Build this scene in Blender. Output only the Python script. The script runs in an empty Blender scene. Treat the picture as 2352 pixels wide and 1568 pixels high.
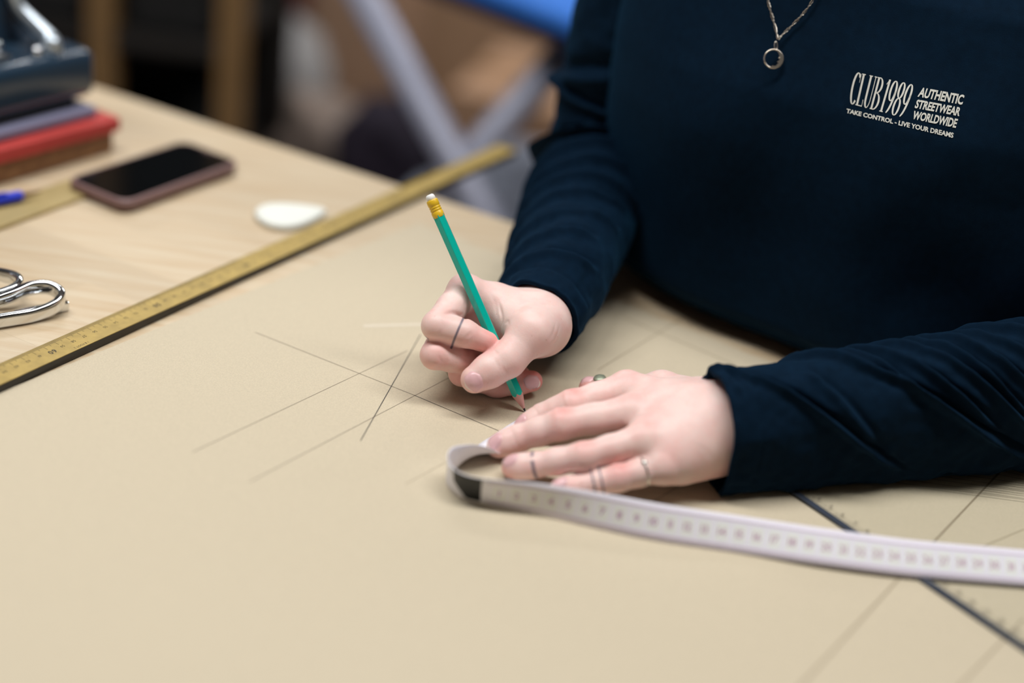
import bpy, bmesh, math, random
import numpy as np
from mathutils import Vector, Matrix
from mathutils.bvhtree import BVHTree

# ------------------------------------------------------------------ camera
# table top is the plane z = 0, floor is z = -0.9 (metres)
FPX = 50 / 36 * 2352
TH, RO, CH = math.radians(27.6), math.radians(8.0), 0.492
ST, CT, SR, CR = math.sin(TH), math.cos(TH), math.sin(RO), math.cos(RO)
scene = bpy.context.scene
cam_d = bpy.data.cameras.new('camera'); cam = bpy.data.objects.new('camera', cam_d)
scene.collection.objects.link(cam); scene.camera = cam
cam_d.sensor_width = 36; cam_d.lens = 50; cam_d.clip_start = 0.02
_R, _U, _F = Vector((CR, SR*ST, SR*CT)), Vector((-SR, CR*ST, CR*CT)), Vector((0, CT, -ST))
cam.matrix_world = Matrix(((_R.x, _U.x, -_F.x, 0), (_R.y, _U.y, -_F.y, 0), (_R.z, _U.z, -_F.z, CH), (0, 0, 0, 1)))
cam_d.dof.use_dof = True; cam_d.dof.focus_distance = 0.968; cam_d.dof.aperture_fstop = 1.4

# ------------------------------------------------------------------ light
world = bpy.data.worlds.new('world'); scene.world = world; world.use_nodes = True
world.node_tree.nodes['Background'].inputs[0].default_value = (0.80, 0.88, 1.0, 1)
world.node_tree.nodes['Background'].inputs[1].default_value = 0.25
scene.view_settings.view_transform = 'Standard'; scene.view_settings.look = 'None'
scene.view_settings.gamma = 1; scene.view_settings.use_curve_mapping = False
scene.view_settings.exposure = -0.22
scene.cycles.max_bounces = 6; scene.cycles.diffuse_bounces = 3; scene.cycles.glossy_bounces = 3; scene.cycles.transmission_bounces = 3
CEIL = 1.95
def area(name, loc, target, sx, sy, power, col=(1, 1, 1)):
    d = bpy.data.lights.new(name, 'AREA'); d.shape = 'RECTANGLE'; d.size = sx; d.size_y = sy
    d.energy = power; d.color = col
    o = bpy.data.objects.new(name, d); scene.collection.objects.link(o); o.location = loc
    o.rotation_euler = (Vector(target) - Vector(loc)).to_track_quat('-Z', 'Y').to_euler()
    return o
LAMPS = [(-0.65, 0.84), (0.65, 0.86), (-0.80, 3.2), (0.75, 3.2)]
POW = [32, 26, 24, 24]
for (lx, ly), p in zip(LAMPS, POW):
    area('ceiling_lamp_light', (lx, ly, CEIL-0.065), (lx, ly, 0), 1.2, 0.30, p, (1, 0.995, 0.985))
area('window_light', (-2.90, 0.9, 0.55), (0, 0.9, 0.3), 2.0, 1.1, 5, (0.88, 0.94, 1.0))

# ------------------------------------------------------------------ helpers
def ray(px, py):
    u = (px-1176)/FPX; v = -(py-784)/FPX
    u, v = u*CR - v*SR, u*SR + v*CR
    return np.array([u, CT + v*ST, -ST + v*CT])
def at(px, py, z=0.0):                       # point at height z above the table
    d = ray(px, py); return np.array([0, 0, CH]) + d*((z-CH)/d[2])
def atd(px, py, dep):                        # point at a distance along the view axis
    return np.array([0, 0, CH]) + ray(px, py)*dep
E_, N_ = np.array([0.911, -0.413, 0]), np.array([-0.413, -0.911, 0])   # along / out from the table edge
E_ /= np.linalg.norm(E_); N_ = np.array([E_[1], -E_[0], 0])
UP = np.array([0, 0, 1.0])
def EN(e, n, z): return E_*e + N_*n + UP*z
def norm(v): v = np.asarray(v, float); return v/np.linalg.norm(v)
rng = random.Random(5)

def link(o, parent=None):
    scene.collection.objects.link(o)
    if parent is not None: o.parent = parent
    return o
def mesh_obj(name, V, F, m=None, parent=None, smooth=True):
    me = bpy.data.meshes.new(name)
    me.from_pydata([tuple(map(float, v)) for v in V], [], [tuple(int(i) for i in f) for f in F])
    if smooth: me.polygons.foreach_set('use_smooth', [True]*len(me.polygons))
    if m is not None: me.materials.append(m)
    me.update()
    return link(bpy.data.objects.new(name, me), parent)
def tag(o, label=None, cat=None, group=None, kind=None):
    for k, v in (('label', label), ('category', cat), ('group', group), ('kind', kind)):
        if v: o[k] = v
    return o
def empty(name, loc=(0, 0, 0)):
    o = bpy.data.objects.new(name, None); o.location = tuple(map(float, loc)); o.empty_display_size = 0.05
    link(o); bpy.context.view_layer.update(); return o
def adopt(o, parent):                        # parent while keeping the place
    o.parent = parent; o.matrix_parent_inverse = Matrix.Translation(-Vector(parent.location)); return o
def bevel(o, w, seg=3, angle=True):
    b = o.modifiers.new('bevel', 'BEVEL'); b.width = w; b.segments = seg
    b.limit_method = 'ANGLE' if angle else 'NONE'
    return o

class MB:
    def __init__(s): s.V = []; s.F = []
    def add(s, V, F):
        k = len(s.V); s.V += [tuple(map(float, v)) for v in V]; s.F += [tuple(i+k for i in f) for f in F]; return s
    def box(s, o, ax, ay, az):               # corner + three edge vectors
        o, ax, ay, az = [np.asarray(q, float) for q in (o, ax, ay, az)]
        V = [o, o+ax, o+ax+ay, o+ay, o+az, o+ax+az, o+ax+ay+az, o+ay+az]
        return s.add(V, [(3, 2, 1, 0), (4, 5, 6, 7), (0, 1, 5, 4), (1, 2, 6, 5), (2, 3, 7, 6), (3, 0, 4, 7)])
    def tube(s, pts, r, n=12, closed=False, cap=True, ref=None):
        pts = [np.asarray(p, float) for p in pts]; m = len(pts)
        rs = r if hasattr(r, '__len__') else [r]*m
        V = []; prev = None
        for i, p in enumerate(pts):
            a = pts[(i-1) % m] if (closed or i > 0) else p; b = pts[(i+1) % m] if (closed or i < m-1) else p
            t = norm(b-a)
            if prev is None:
                u = np.cross(t, ref if ref is not None else ([0, 0, 1] if abs(t[2]) < .9 else [1, 0, 0]))
            else: u = prev - t*np.dot(prev, t)
            u = norm(u); prev = u; w = np.cross(t, u)
            V += [p + rs[i]*(u*math.cos(2*math.pi*k/n) + w*math.sin(2*math.pi*k/n)) for k in range(n)]
        F = []
        for i in range(m if closed else m-1):
            j = (i+1) % m
            F += [(i*n+k, i*n+(k+1) % n, j*n+(k+1) % n, j*n+k) for k in range(n)]
        if cap and not closed:
            F += [tuple(range(n-1, -1, -1)), tuple((m-1)*n+k for k in range(n))]
        return s.add(V, F)
    def prism(s, poly, o, ax, ay, az):       # 2D polygon (CCW) in the ax, ay plane pushed along az
        o, ax, ay, az = [np.asarray(q, float) for q in (o, ax, ay, az)]; n = len(poly)
        V = [o+ax*x+ay*y for x, y in poly] + [o+ax*x+ay*y+az for x, y in poly]
        return s.add(V, [tuple(range(n-1, -1, -1)), tuple(range(n, 2*n))] + [(i, (i+1) % n, n+(i+1) % n, n+i) for i in range(n)])
    def lathe(s, o, ax, prof, n=20):         # prof: (distance along, radius)
        o = np.asarray(o, float); t = norm(ax); u = norm(np.cross(t, [0.31, 0.2, 0.93])); w = np.cross(t, u)
        V = []
        for d, r in prof: V += [o + t*d + r*(u*math.cos(2*math.pi*k/n)+w*math.sin(2*math.pi*k/n)) for k in range(n)]
        F = []
        for i in range(len(prof)-1): F += [(i*n+k, i*n+(k+1) % n, (i+1)*n+(k+1) % n, (i+1)*n+k) for k in range(n)]
        F += [tuple(range(n-1, -1, -1)), tuple((len(prof)-1)*n+k for k in range(n))]
        return s.add(V, F)
    def build(s, name, m, parent=None, smooth=False):
        o = mesh_obj(name, s.V, s.F, m, None, smooth)
        if parent is not None: adopt(o, parent)
        return o

def lin(c):                                  # sRGB 0-255 to linear
    return tuple((v/255/12.92 if v/255 <= .04045 else ((v/255+.055)/1.055)**2.4) for v in c)
def mat(name, col, rough=0.5, metal=0.0, var=0.0, vscale=30.0, bump=0.0, bscale=200.0, srgb=True, stretch=None, col2=None, spec=None, coat=0.0, sheen=0.0):
    m = bpy.data.materials.new(name); m.use_nodes = True
    nt = m.node_tree; b = nt.nodes['Principled BSDF']
    c = lin(col) if srgb else col
    b.inputs['Base Color'].default_value = (*c, 1); b.inputs['Roughness'].default_value = rough; b.inputs['Metallic'].default_value = metal
    if spec is not None: b.inputs['Specular IOR Level'].default_value = spec
    b.inputs['Coat Weight'].default_value = coat
    b.inputs['Sheen Weight'].default_value = sheen
    tc = nt.nodes.new('ShaderNodeTexCoord'); mp = nt.nodes.new('ShaderNodeMapping')
    nt.links.new(tc.outputs['Object'], mp.inputs[0])
    if stretch: mp.inputs['Rotation'].default_value = (0, 0, stretch[0]); mp.inputs['Scale'].default_value = stretch[1]
    if var > 0 or col2 is not None:
        n = nt.nodes.new('ShaderNodeTexNoise'); n.inputs['Scale'].default_value = vscale; n.inputs['Detail'].default_value = 5
        nt.links.new(mp.outputs[0], n.inputs['Vector'])
        cr = nt.nodes.new('ShaderNodeValToRGB'); cr.color_ramp.elements[0].position = .3; cr.color_ramp.elements[1].position = .7
        c2 = lin(col2) if col2 is not None else tuple(v*(1-var) for v in c)
        c1 = c if col2 is not None else tuple(min(1, v*(1+var)) for v in c)
        cr.color_ramp.elements[0].color = (*c2, 1); cr.color_ramp.elements[1].color = (*c1, 1)
        nt.links.new(n.outputs[0], cr.inputs[0]); nt.links.new(cr.outputs[0], b.inputs['Base Color'])
    if bump > 0:
        n2 = nt.nodes.new('ShaderNodeTexNoise'); n2.inputs['Scale'].default_value = bscale; n2.inputs['Detail'].default_value = 4
        nt.links.new(mp.outputs[0], n2.inputs['Vector'])
        bp = nt.nodes.new('ShaderNodeBump'); bp.inputs['Strength'].default_value = bump; bp.inputs['Distance'].default_value = 0.001
        nt.links.new(n2.outputs[0], bp.inputs['Height']); nt.links.new(bp.outputs[0], b.inputs['Normal'])
    return m

def text2d(s, bold=0.0):                     # built-in font text as 2D mesh scaled to the unit square
    cu = bpy.data.curves.new('t', 'FONT'); cu.body = s; cu.offset = bold; cu.resolution_u = 3
    o = bpy.data.objects.new('t', cu); scene.collection.objects.link(o)
    dg = bpy.context.evaluated_depsgraph_get(); me = o.evaluated_get(dg).to_mesh()
    V = np.array([v.co[:2] for v in me.vertices]); F = [tuple(p.vertices) for p in me.polygons]
    o.evaluated_get(dg).to_mesh_clear(); bpy.data.objects.remove(o); bpy.data.curves.remove(cu)
    lo, hi = V.min(0), V.max(0)
    return (V-lo)/(hi-lo), F, (hi[0]-lo[0])/(hi[1]-lo[1])
_txt = {}
def txt(s, bold=0.0):
    if s.isdigit() and len(s) > 1 and (s, bold) not in _txt:   # set from single figures
        V, F, x = [], [], 0.0
        for ch in s:
            v, f, asp = txt(ch, bold); k = len(V); V += [(x+p[0]*asp, p[1]) for p in v]; F += [tuple(i+k for i in q) for q in f]; x += asp+.14
        V = np.array(V); x -= .14; V[:, 0] /= x; _txt[(s, bold)] = (V, F, x)
    if (s, bold) not in _txt: _txt[(s, bold)] = text2d(s, bold)
    return _txt[(s, bold)]

def catmull(pts, n):
    P = np.asarray(pts, float); out = []
    Q = np.vstack([2*P[0]-P[1], P, 2*P[-1]-P[-2]])
    for i in range(1, len(Q)-2):
        for k in range(n):
            t = k/n; a, b, c, d = Q[i-1], Q[i], Q[i+1], Q[i+2]
            out.append(0.5*((2*b)+(-a+c)*t+(2*a-5*b+4*c-d)*t*t+(-a+3*b-3*c+d)*t**3))
    out.append(P[-1]); return np.array(out)
def hnoise(x, y, seed=0):                    # smooth value noise
    x = np.asarray(x, float); y = np.asarray(y, float)
    xi, yi = np.floor(x), np.floor(y); fx, fy = x-xi, y-yi
    fx = fx*fx*(3-2*fx); fy = fy*fy*(3-2*fy)
    def h(a, b):
        v = np.sin(a*127.1+b*311.7+seed*74.7)*43758.5453; return v-np.floor(v)
    return (h(xi, yi)*(1-fx)+h(xi+1, yi)*fx)*(1-fy)+(h(xi, yi+1)*(1-fx)+h(xi+1, yi+1)*fx)*fy

# ------------------------------------------------------------------ signed distance fields -> surface
class Field:
    def __init__(s, lo, hi, h):
        s.lo = np.asarray(lo, float); s.h = h
        s.n = np.ceil((np.asarray(hi)-s.lo)/h).astype(int)+1
        s.ax = [s.lo[i]+h*np.arange(s.n[i]) for i in range(3)]
        s.f = np.full(s.n, 0.05, np.float32)
    def region(s, a, b, r):
        lo = np.minimum(a, b)-r; hi = np.maximum(a, b)+r
        i0 = np.clip(np.floor((lo-s.lo)/s.h).astype(int), 0, s.n); i1 = np.clip(np.ceil((hi-s.lo)/s.h).astype(int)+1, 0, s.n)
        sl = tuple(slice(i0[i], i1[i]) for i in range(3))
        X, Y, Z = np.meshgrid(*[s.ax[i][sl[i]].astype(np.float32) for i in range(3)], indexing='ij', sparse=True)
        return sl, X, Y, Z
    @staticmethod
    def cone(X, Y, Z, a, b, ra, rb):
        ba = b-a; L = np.float32(max(ba@ba, 1e-12)); q = [np.float32(v) for v in a]; w = [np.float32(v) for v in ba]
        X, Y, Z = X-q[0], Y-q[1], Z-q[2]
        dt = (X*w[0]+Y*w[1])+Z*w[2]; t = np.clip(dt/L, 0, 1)
        d = (X*X+Y*Y)+Z*Z; d = d-t*(2*dt-t*L); np.maximum(d, 0, out=d); np.sqrt(d, out=d)
        return d-(np.float32(ra)+np.float32(rb-ra)*t)
    def chain(s, pts, rad, kin=0.004, k=0.001, kb=None, kc=None, ks=0.012, margin=0.0155):
        pts = [np.asarray(p, float) for p in pts]; P = np.array(pts)
        sl, X, Y, Z = s.region(P.min(0), P.max(0), max(rad)+margin)
        g = None
        for i in range(len(pts)-1):
            d = s.cone(X, Y, Z, pts[i], pts[i+1], rad[i], rad[i+1])
            g = d if g is None else smin(g, d, kin)
        kk = k
        if kb is not None:
            c = np.asarray(kc if kc is not None else pts[0]).astype(np.float32); r2 = (X-c[0])**2+(Y-c[1])**2+(Z-c[2])**2
            kk = (k+(kb-k)*np.exp(-r2/np.float32(ks*ks))).astype(np.float32)
        s.f[sl] = smin(s.f[sl], g.astype(np.float32), kk)
    def mesh(s, relax=2):
        f = s.f; n = f.shape
        ins = f < 0
        c = np.zeros(np.array(n)-1, np.int8)
        for dx in (0, 1):
            for dy in (0, 1):
                for dz in (0, 1): c += ins[dx:n[0]-1+dx, dy:n[1]-1+dy, dz:n[2]-1+dz]
        act = (c > 0) & (c < 8); idx = np.full(act.shape, -1, np.int64); cells = np.argwhere(act); idx[act] = np.arange(len(cells))
        acc = np.zeros((len(cells), 3)); cnt = np.zeros(len(cells))
        corners = [(0, 0, 0), (1, 0, 0), (0, 1, 0), (1, 1, 0), (0, 0, 1), (1, 0, 1), (0, 1, 1), (1, 1, 1)]
        vals = [f[cells[:, 0]+a, cells[:, 1]+b, cells[:, 2]+d] for a, b, d in corners]
        for i in range(8):
            for j in range(i+1, 8):
                if sum(abs(corners[i][q]-corners[j][q]) for q in range(3)) != 1: continue
                m = (vals[i] < 0) != (vals[j] < 0)
                t = np.where(m, vals[i]/np.where(m, vals[i]-vals[j], 1), 0)
                p = np.array(corners[i])[None, :]+t[:, None]*(np.array(corners[j])-np.array(corners[i]))[None, :]
                acc += p*m[:, None]; cnt += m
        V = (cells+acc/cnt[:, None])*s.h+s.lo
        F = []
        for axis in range(3):
            u, v = (axis+1) % 3, (axis+2) % 3
            sl0 = [slice(None)]*3; sl1 = [slice(None)]*3
            sl0[axis] = slice(0, n[axis]-1); sl1[axis] = slice(1, n[axis])
            sg = ins[tuple(sl0)] != ins[tuple(sl1)]
            e = np.argwhere(sg); e = e[(e[:, u] > 0) & (e[:, v] > 0) & (e[:, u] < n[u]-1) & (e[:, v] < n[v]-1)]
            fl = ins[tuple(sl0)][tuple(e.T)]
            def id_(du, dv):
                q = e.copy(); q[:, u] -= du; q[:, v] -= dv; return idx[tuple(q.T)]
            q = np.stack([id_(1, 1), id_(0, 1), id_(0, 0), id_(1, 0)], 1)
            q[~fl] = q[~fl][:, ::-1]; F.append(q)
        F = np.vstack(F)
        for _ in range(relax):
            a = np.zeros_like(V); k = np.zeros(len(V))
            for i in range(4):
                np.add.at(a, F[:, i], V[F[:, (i+1) % 4]]); np.add.at(k, F[:, i], 1)
                np.add.at(a, F[:, i], V[F[:, (i+3) % 4]]); np.add.at(k, F[:, i], 1)
            V = V*0.5+0.5*a/np.maximum(k, 1)[:, None]
        return V, F
def smin(a, b, k):
    h = np.clip(0.5+0.5*(b-a)/k, 0, 1); return b+(a-b)*h-k*h*(1-h)

# ------------------------------------------------------------------ materials
def wood_mat(name, c1, c2, ang, rough=0.5, scale=(1, 14, 14)):
    return mat(name, c1, rough, col2=c2, vscale=9, stretch=(ang, scale), bump=0.06, bscale=60)
EDGE_A = math.atan2(E_[1], E_[0])
M = {}
M['skin_dummy'] = None
def plank_mat():
    m = wood_mat('pale_beech', (211, 195, 168), (198, 173, 139), -EDGE_A, 0.42)
    nt = m.node_tree; b = nt.nodes['Principled BSDF']
    oi = nt.nodes.new('ShaderNodeObjectInfo'); hs = nt.nodes.new('ShaderNodeHueSaturation')
    mr = nt.nodes.new('ShaderNodeMapRange'); mr.inputs[3].default_value = 0.95; mr.inputs[4].default_value = 1.03
    nt.links.new(oi.outputs['Random'], mr.inputs[0]); nt.links.new(mr.outputs[0], hs.inputs['Value'])
    src = b.inputs['Base Color'].links[0].from_socket
    nt.links.new(src, hs.inputs['Color']); nt.links.new(hs.outputs[0], b.inputs['Base Color'])
    return m
M['plank'] = plank_mat()
M['table_frame'] = wood_mat('table_frame_wood', (178, 140, 98), (150, 114, 76), -EDGE_A)
M['paper'] = mat('kraft_paper', (200, 187, 162), 0.75, var=0.075, vscale=1100, bump=0.10, bscale=900)
M['graphite'] = mat('graphite_line', (120, 108, 92), 0.6)
M['graphite2'] = mat('graphite_dark_line', (78, 72, 64), 0.6)
M['graphite3'] = mat('graphite_faint_line', (160, 145, 120), 0.6)
M['graphite4'] = mat('soft_graphite_line', (138, 122, 98), 0.6)
M['chalkline'] = mat('white_chalk_line', (216, 205, 186), 0.9)
M['brass'] = mat('yellow_boxwood', (176, 150, 82), 0.42, var=0.16, vscale=90, metal=0.15)
M['black_edge'] = mat('black_stained_edge', (26, 21, 18), 0.35, var=0.4, vscale=80)
M['ink'] = mat('black_ink', (58, 48, 26), 0.5)
M['white'] = mat('white_enamel', (232, 234, 228), 0.45)
M['chalk'] = mat('tailor_chalk', (236, 238, 230), 0.7, var=0.02)
M['chrome'] = mat('chrome', (226, 229, 232), 0.07, 1.0)
M['silver'] = mat('silver', (225, 222, 216), 0.16, 1.0)
M['bright'] = mat('highlight_nickel', (214, 226, 236), 0.28, .8)  # pale bluish tone imitating the gloss highlight on the machine pillar
M['steel'] = mat('brushed_steel', (170, 172, 174), 0.3, 1.0)

# ------------------------------------------------------------------ the room
def struct(name, mb, m): o = mb.build(name, m); tag(o, kind='structure'); return o
M['wall'] = mat('painted_plaster', (128, 124, 120), 0.85, var=0.02, vscale=4)
M['ceil'] = mat('ceiling_paint', (170, 170, 168), 0.9)
M['floor'] = mat('brown_floor', (128, 104, 84), 0.55, var=0.12, vscale=6)
X0, X1, Y0, Y1, ZF = -3.0, 3.2, -2.2, 5.6, -0.9
struct('floor', MB().box((X0, Y0, ZF-.05), (X1-X0, 0, 0), (0, Y1-Y0, 0), (0, 0, .05)), M['floor'])
struct('ceiling', MB().box((X0, Y0, CEIL), (X1-X0, 0, 0), (0, Y1-Y0, 0), (0, 0, .05)), M['ceil'])
struct('wall_back', MB().box((X0, Y1, ZF), (X1-X0, 0, 0), (0, .1, 0), (0, 0, CEIL-ZF)), M['wall'])
struct('wall_front', MB().box((X0, Y0-.1, ZF), (X1-X0, 0, 0), (0, .1, 0), (0, 0, CEIL-ZF)), M['wall'])
struct('wall_right', MB().box((X1, Y0, ZF), (.1, 0, 0), (0, Y1-Y0, 0), (0, 0, CEIL-ZF)), M['wall'])
wl = MB()                                     # left wall around the window opening y -0.2..2.0, z -0.1..1.2
wl.box((X0-.1, Y0, ZF), (.1, 0, 0), (0, -0.2-Y0, 0), (0, 0, CEIL-ZF)); wl.box((X0-.1, 2.0, ZF), (.1, 0, 0), (0, Y1-2.0, 0), (0, 0, CEIL-ZF))
wl.box((X0-.1, -0.2, ZF), (.1, 0, 0), (0, 2.2, 0), (0, 0, -0.1-ZF)); wl.box((X0-.1, -0.2, 1.2), (.1, 0, 0), (0, 2.2, 0), (0, 0, CEIL-1.2))
struct('wall_left', wl, M['wall'])
win = MB()
for y in (-0.2, 0.87, 1.94): win.box((X0-.08, y, -0.1), (.06, 0, 0), (0, .06, 0), (0, 0, 1.3))
for z in (-0.1, 1.14): win.box((X0-.08, -0.2, z), (.06, 0, 0), (0, 2.2, 0), (0, 0, .06))
struct('window_1', win, M['white'])
for (lx, ly), wh in zip(LAMPS, ('left end of the table', 'right end of the table', 'shelving side of the back floor', 'right side of the back floor')):
    fx = empty('ceiling_light', (lx, ly, CEIL)); tag(fx, 'white fluorescent ceiling light box above the '+wh, 'ceiling light', 'ceiling lights')
    MB().box((lx-.62, ly-.30, CEIL-.06), (1.24, 0, 0), (0, .60, 0), (0, 0, .06)).build('housing', M['white'], fx)

# ------------------------------------------------------------------ work table with glued staves
TE = -1.056                                   # n of the edge the person stands at
table = empty('work_table', EN(-0.3, -0.4, -0.9))
tag(table, 'large pale wooden work table of glued staves under the brown paper', 'table')
n0, k = TE, 0
me_cache = {}
WID = [0.046, 0.052, 0.043, 0.049]
while n0 < 0.22:
    w = WID[k % 4]; e0 = -1.5
    segs = [-1.5, -0.95+0.3*((k*37) % 10)/10, -0.25+0.35*((k*53) % 10)/10, 0.45+0.3*((k*29) % 10)/10, 1.1]
    for a, b in zip(segs[:-1], segs[1:]):
        o = MB().box(EN(a+.00004, n0+.00004, -.04), E_*(b-a-.00008), N_*(w-.00008), UP*.04)
        # corner order keeps outward normals: N_ is clockwise of E_
        ob = mesh_obj('plank', o.V, [f[::-1] for f in o.F], M['plank'], None, False); adopt(ob, table)
    n0 += w; k += 1
NEAR = n0
for e in (-1.35, 0.95):
    for n in (TE+.12, NEAR-.12):
        MB().box(EN(e-.04, n-.04, -.9), E_*.08, -N_*.08, UP*.86).build('leg', M['table_frame'], table)
for n in (TE+.12, NEAR-.12):
    MB().box(EN(-1.31, n+.02, -.14), E_*2.22, -N_*.04, UP*.10).build('rail', M['table_frame'], table)

# kraft paper sheet
def paper():
    left_a, left_b = at(60, 878), at(962, 512)            # edge along the ruler side
    d = norm(left_b-left_a)
    back = TE+.030
    # corner where the left edge meets the back edge line
    def ncoord(p): return p @ N_
    c = left_a + d*((back-ncoord(left_a))/(d @ N_))
    a2 = left_a - d*0.75
    c = left_b; r2 = EN(0.75, -.86, 0); r3 = EN(0.75, NEAR-.06, 0)
    nu, nv = 60, 60; V = []
    for i in range(nu+1):
        for j in range(nv+1):
            u, v = i/nu, j/nv
            top = c*(1-u)+r2*u; bot = a2*(1-u)+r3*u
            p = top*(1-v)+bot*v
            q = p.copy()
            lift = 0.0006+0.0012*hnoise(p[0]*6, p[1]*6, 3)*min(1, 6*v)
            q[2] = lift*0.5
            V.append(q)
    F = [(i*(nv+1)+j, i*(nv+1)+j+1, (i+1)*(nv+1)+j+1, (i+1)*(nv+1)+j) for i in range(nu) for j in range(nv)]
    V = np.array(V); V[:, 2] = 0.0006
    o = mesh_obj('kraft_paper', V, F, M['paper'], None, False)
    s = o.modifiers.new('thick', 'SOLIDIFY'); s.thickness = 0.0003; s.offset = -1
    return tag(o, 'large sheet of light brown kraft paper with ruled pencil lines spread on the table', 'paper')
PAPER = paper()
PZ = 0.0007                                   # just above the paper
def line(name, p, q, w, m, parent=PAPER, z=PZ):
    a, b = at(*p, z), at(*q, z); d = norm(b-a); s = np.array([-d[1], d[0], 0])*w*.42
    o = mesh_obj(name, [a-s, b-s, b+s, a+s], [(0, 1, 2, 3)], m, None, False); adopt(o, parent); return o
for p, q, w, m in [((442, 1038), (936, 805), .0005, 'graphite'), ((572, 1107), (1060, 852), .0005, 'graphite'),
                   ((828, 1012), (966, 768), .0008, 'graphite2'), ((587, 763), (951, 907), .0006, 'graphite'), ((951, 907), (1205, 1014), .0007, 'graphite2'),
                   ((932, 1111), (1030, 1058), .0005, 'graphite3'), ((1435, 730), (1690, 838), .0012, 'graphite3'),
                   ((1372, 850), (1560, 735), .0009, 'graphite3'), ((1500, 1152), (1560, 1115), .0006, 'graphite'),
                   ((2300, 1080), (2075, 1318), .0016, 'graphite4'), ((2080, 1312), (1760, 1660), .0016, 'graphite3'),
                   ((2352, 1215), (2240, 1262), .0010, 'graphite3'), ((2352, 1420), (2180, 1600), .0014, 'graphite3')]:
    line('pencil_line', p, q, w, M[m])
line('chalk_line', (835, 748), (985, 744), .004, M['chalkline'])

# ------------------------------------------------------------------ yellow metre stick
def metre_stick():
    hgt = 0.0065
    a, b = at(117, 806, hgt), at(1165, 338, hgt); d = norm(b-a); s = np.array([d[1], -d[0], 0])   # s points to the camera side
    W = 0.0215; CM = np.linalg.norm(b-a)/60
    root = empty('metre_stick', (b-d*.5)*np.array([1, 1, 0])); tag(root, 'long yellow wooden metre stick with black edge, lying across the table past its rim', 'ruler')
    o = MB()
    p0 = b - s*W/2; o.box(p0-UP*(hgt-.0005), -d*CM*100, s*W, UP*(hgt-.0009)); x = o.build('stick_core', M['black_edge'], root)
    o = MB(); o.box(p0-UP*.0004+s*.0002, -d*CM*100, s*(W-.0004), UP*.0004); x = o.build('scale_face', M['brass'], root)
    tk = MB(); zt = UP*.00006
    for mm in range(0, 1000):
        L = 0.0075 if mm % 10 == 0 else (0.0055 if mm % 5 == 0 else 0.0035)
        if mm < 400 and mm % 5: continue
        c = b-d*(mm/10*CM)-s*W/2+zt+s*.0003; h = d*.00014
        tk.add([c-h, c+h, c+h+s*L, c-h+s*L], [(3, 2, 1, 0)])
    tk.build('tick_marks', M['ink'], root)
    nm = MB()
    def put(t, cm, off, hh, bold):
        V, F, asp = txt(t, bold); w = hh*asp*0.9
        # seen upside-down from the camera: text runs towards growing numbers, its top to the ticks' far side
        c = b-d*(cm*CM)+s*off+zt
        nm.add([c+(-d)*(v[0]-.5)*w + s*(v[1]-.5)*hh for v in V], F)
    for cm in range(1, 100):
        if cm % 10 == 0: put(str(cm), cm, .0015, .0046, .03)
        else: put(str(cm), cm, .0002, .0026, .0)
    put('YARD', 66.5, .0078, .002, 0); put('1 8 FOOT 2', 58.0, .0078, .002, 0)
    nm.build('numerals', M['ink'], root)
metre_stick()

# second, duller stick under the phone at the left
def second_stick():
    a, b = at(0, 503), at(215, 425); d = norm(b-a); s = np.array([d[1], -d[0], 0]); W = .034
    M['dull_stick'] = mat('dull_olive_wood', (172, 152, 104), 0.5, var=.08, vscale=40)
    root = empty('wooden_batten', (a-d*.2)); tag(root, 'dull olive wooden batten lying under the blue pen and the phone', 'batten')
    o = MB(); o.box(b-s*W/2+UP*.0004, -d*.75, s*W, UP*.003); x = o.build('batten_body', M['dull_stick'], root)
    tk = MB()
    for mm in range(5, 740, 10):
        c = b-d*(mm/1000)-s*W/2+UP*.00345; tk.add([c, c-d*.0004, c-d*.0004+s*.006, c+s*.006], [(3, 2, 1, 0)])
    tk.build('tick_marks', M['ink'], root)
second_stick()

# ------------------------------------------------------------------ rounded slab helper (phone etc.)
def rrect(w, h, r, n=8):
    P = []
    for cx, cy, a0 in ((w/2-r, h/2-r, 0), (-w/2+r, h/2-r, 90), (-w/2+r, -h/2+r, 180), (w/2-r, -h/2+r, 270)):
        for k in range(n+1):
            a = math.radians(a0+90*k/n); P.append((cx+r*math.cos(a), cy+r*math.sin(a)))
    return P
def frame_px(a, b):                           # local axes on the table from two pixel points
    pa, pb = at(*a), at(*b); d = norm(pb-pa); return pa, pb, d, np.array([-d[1], d[0], 0])

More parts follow.
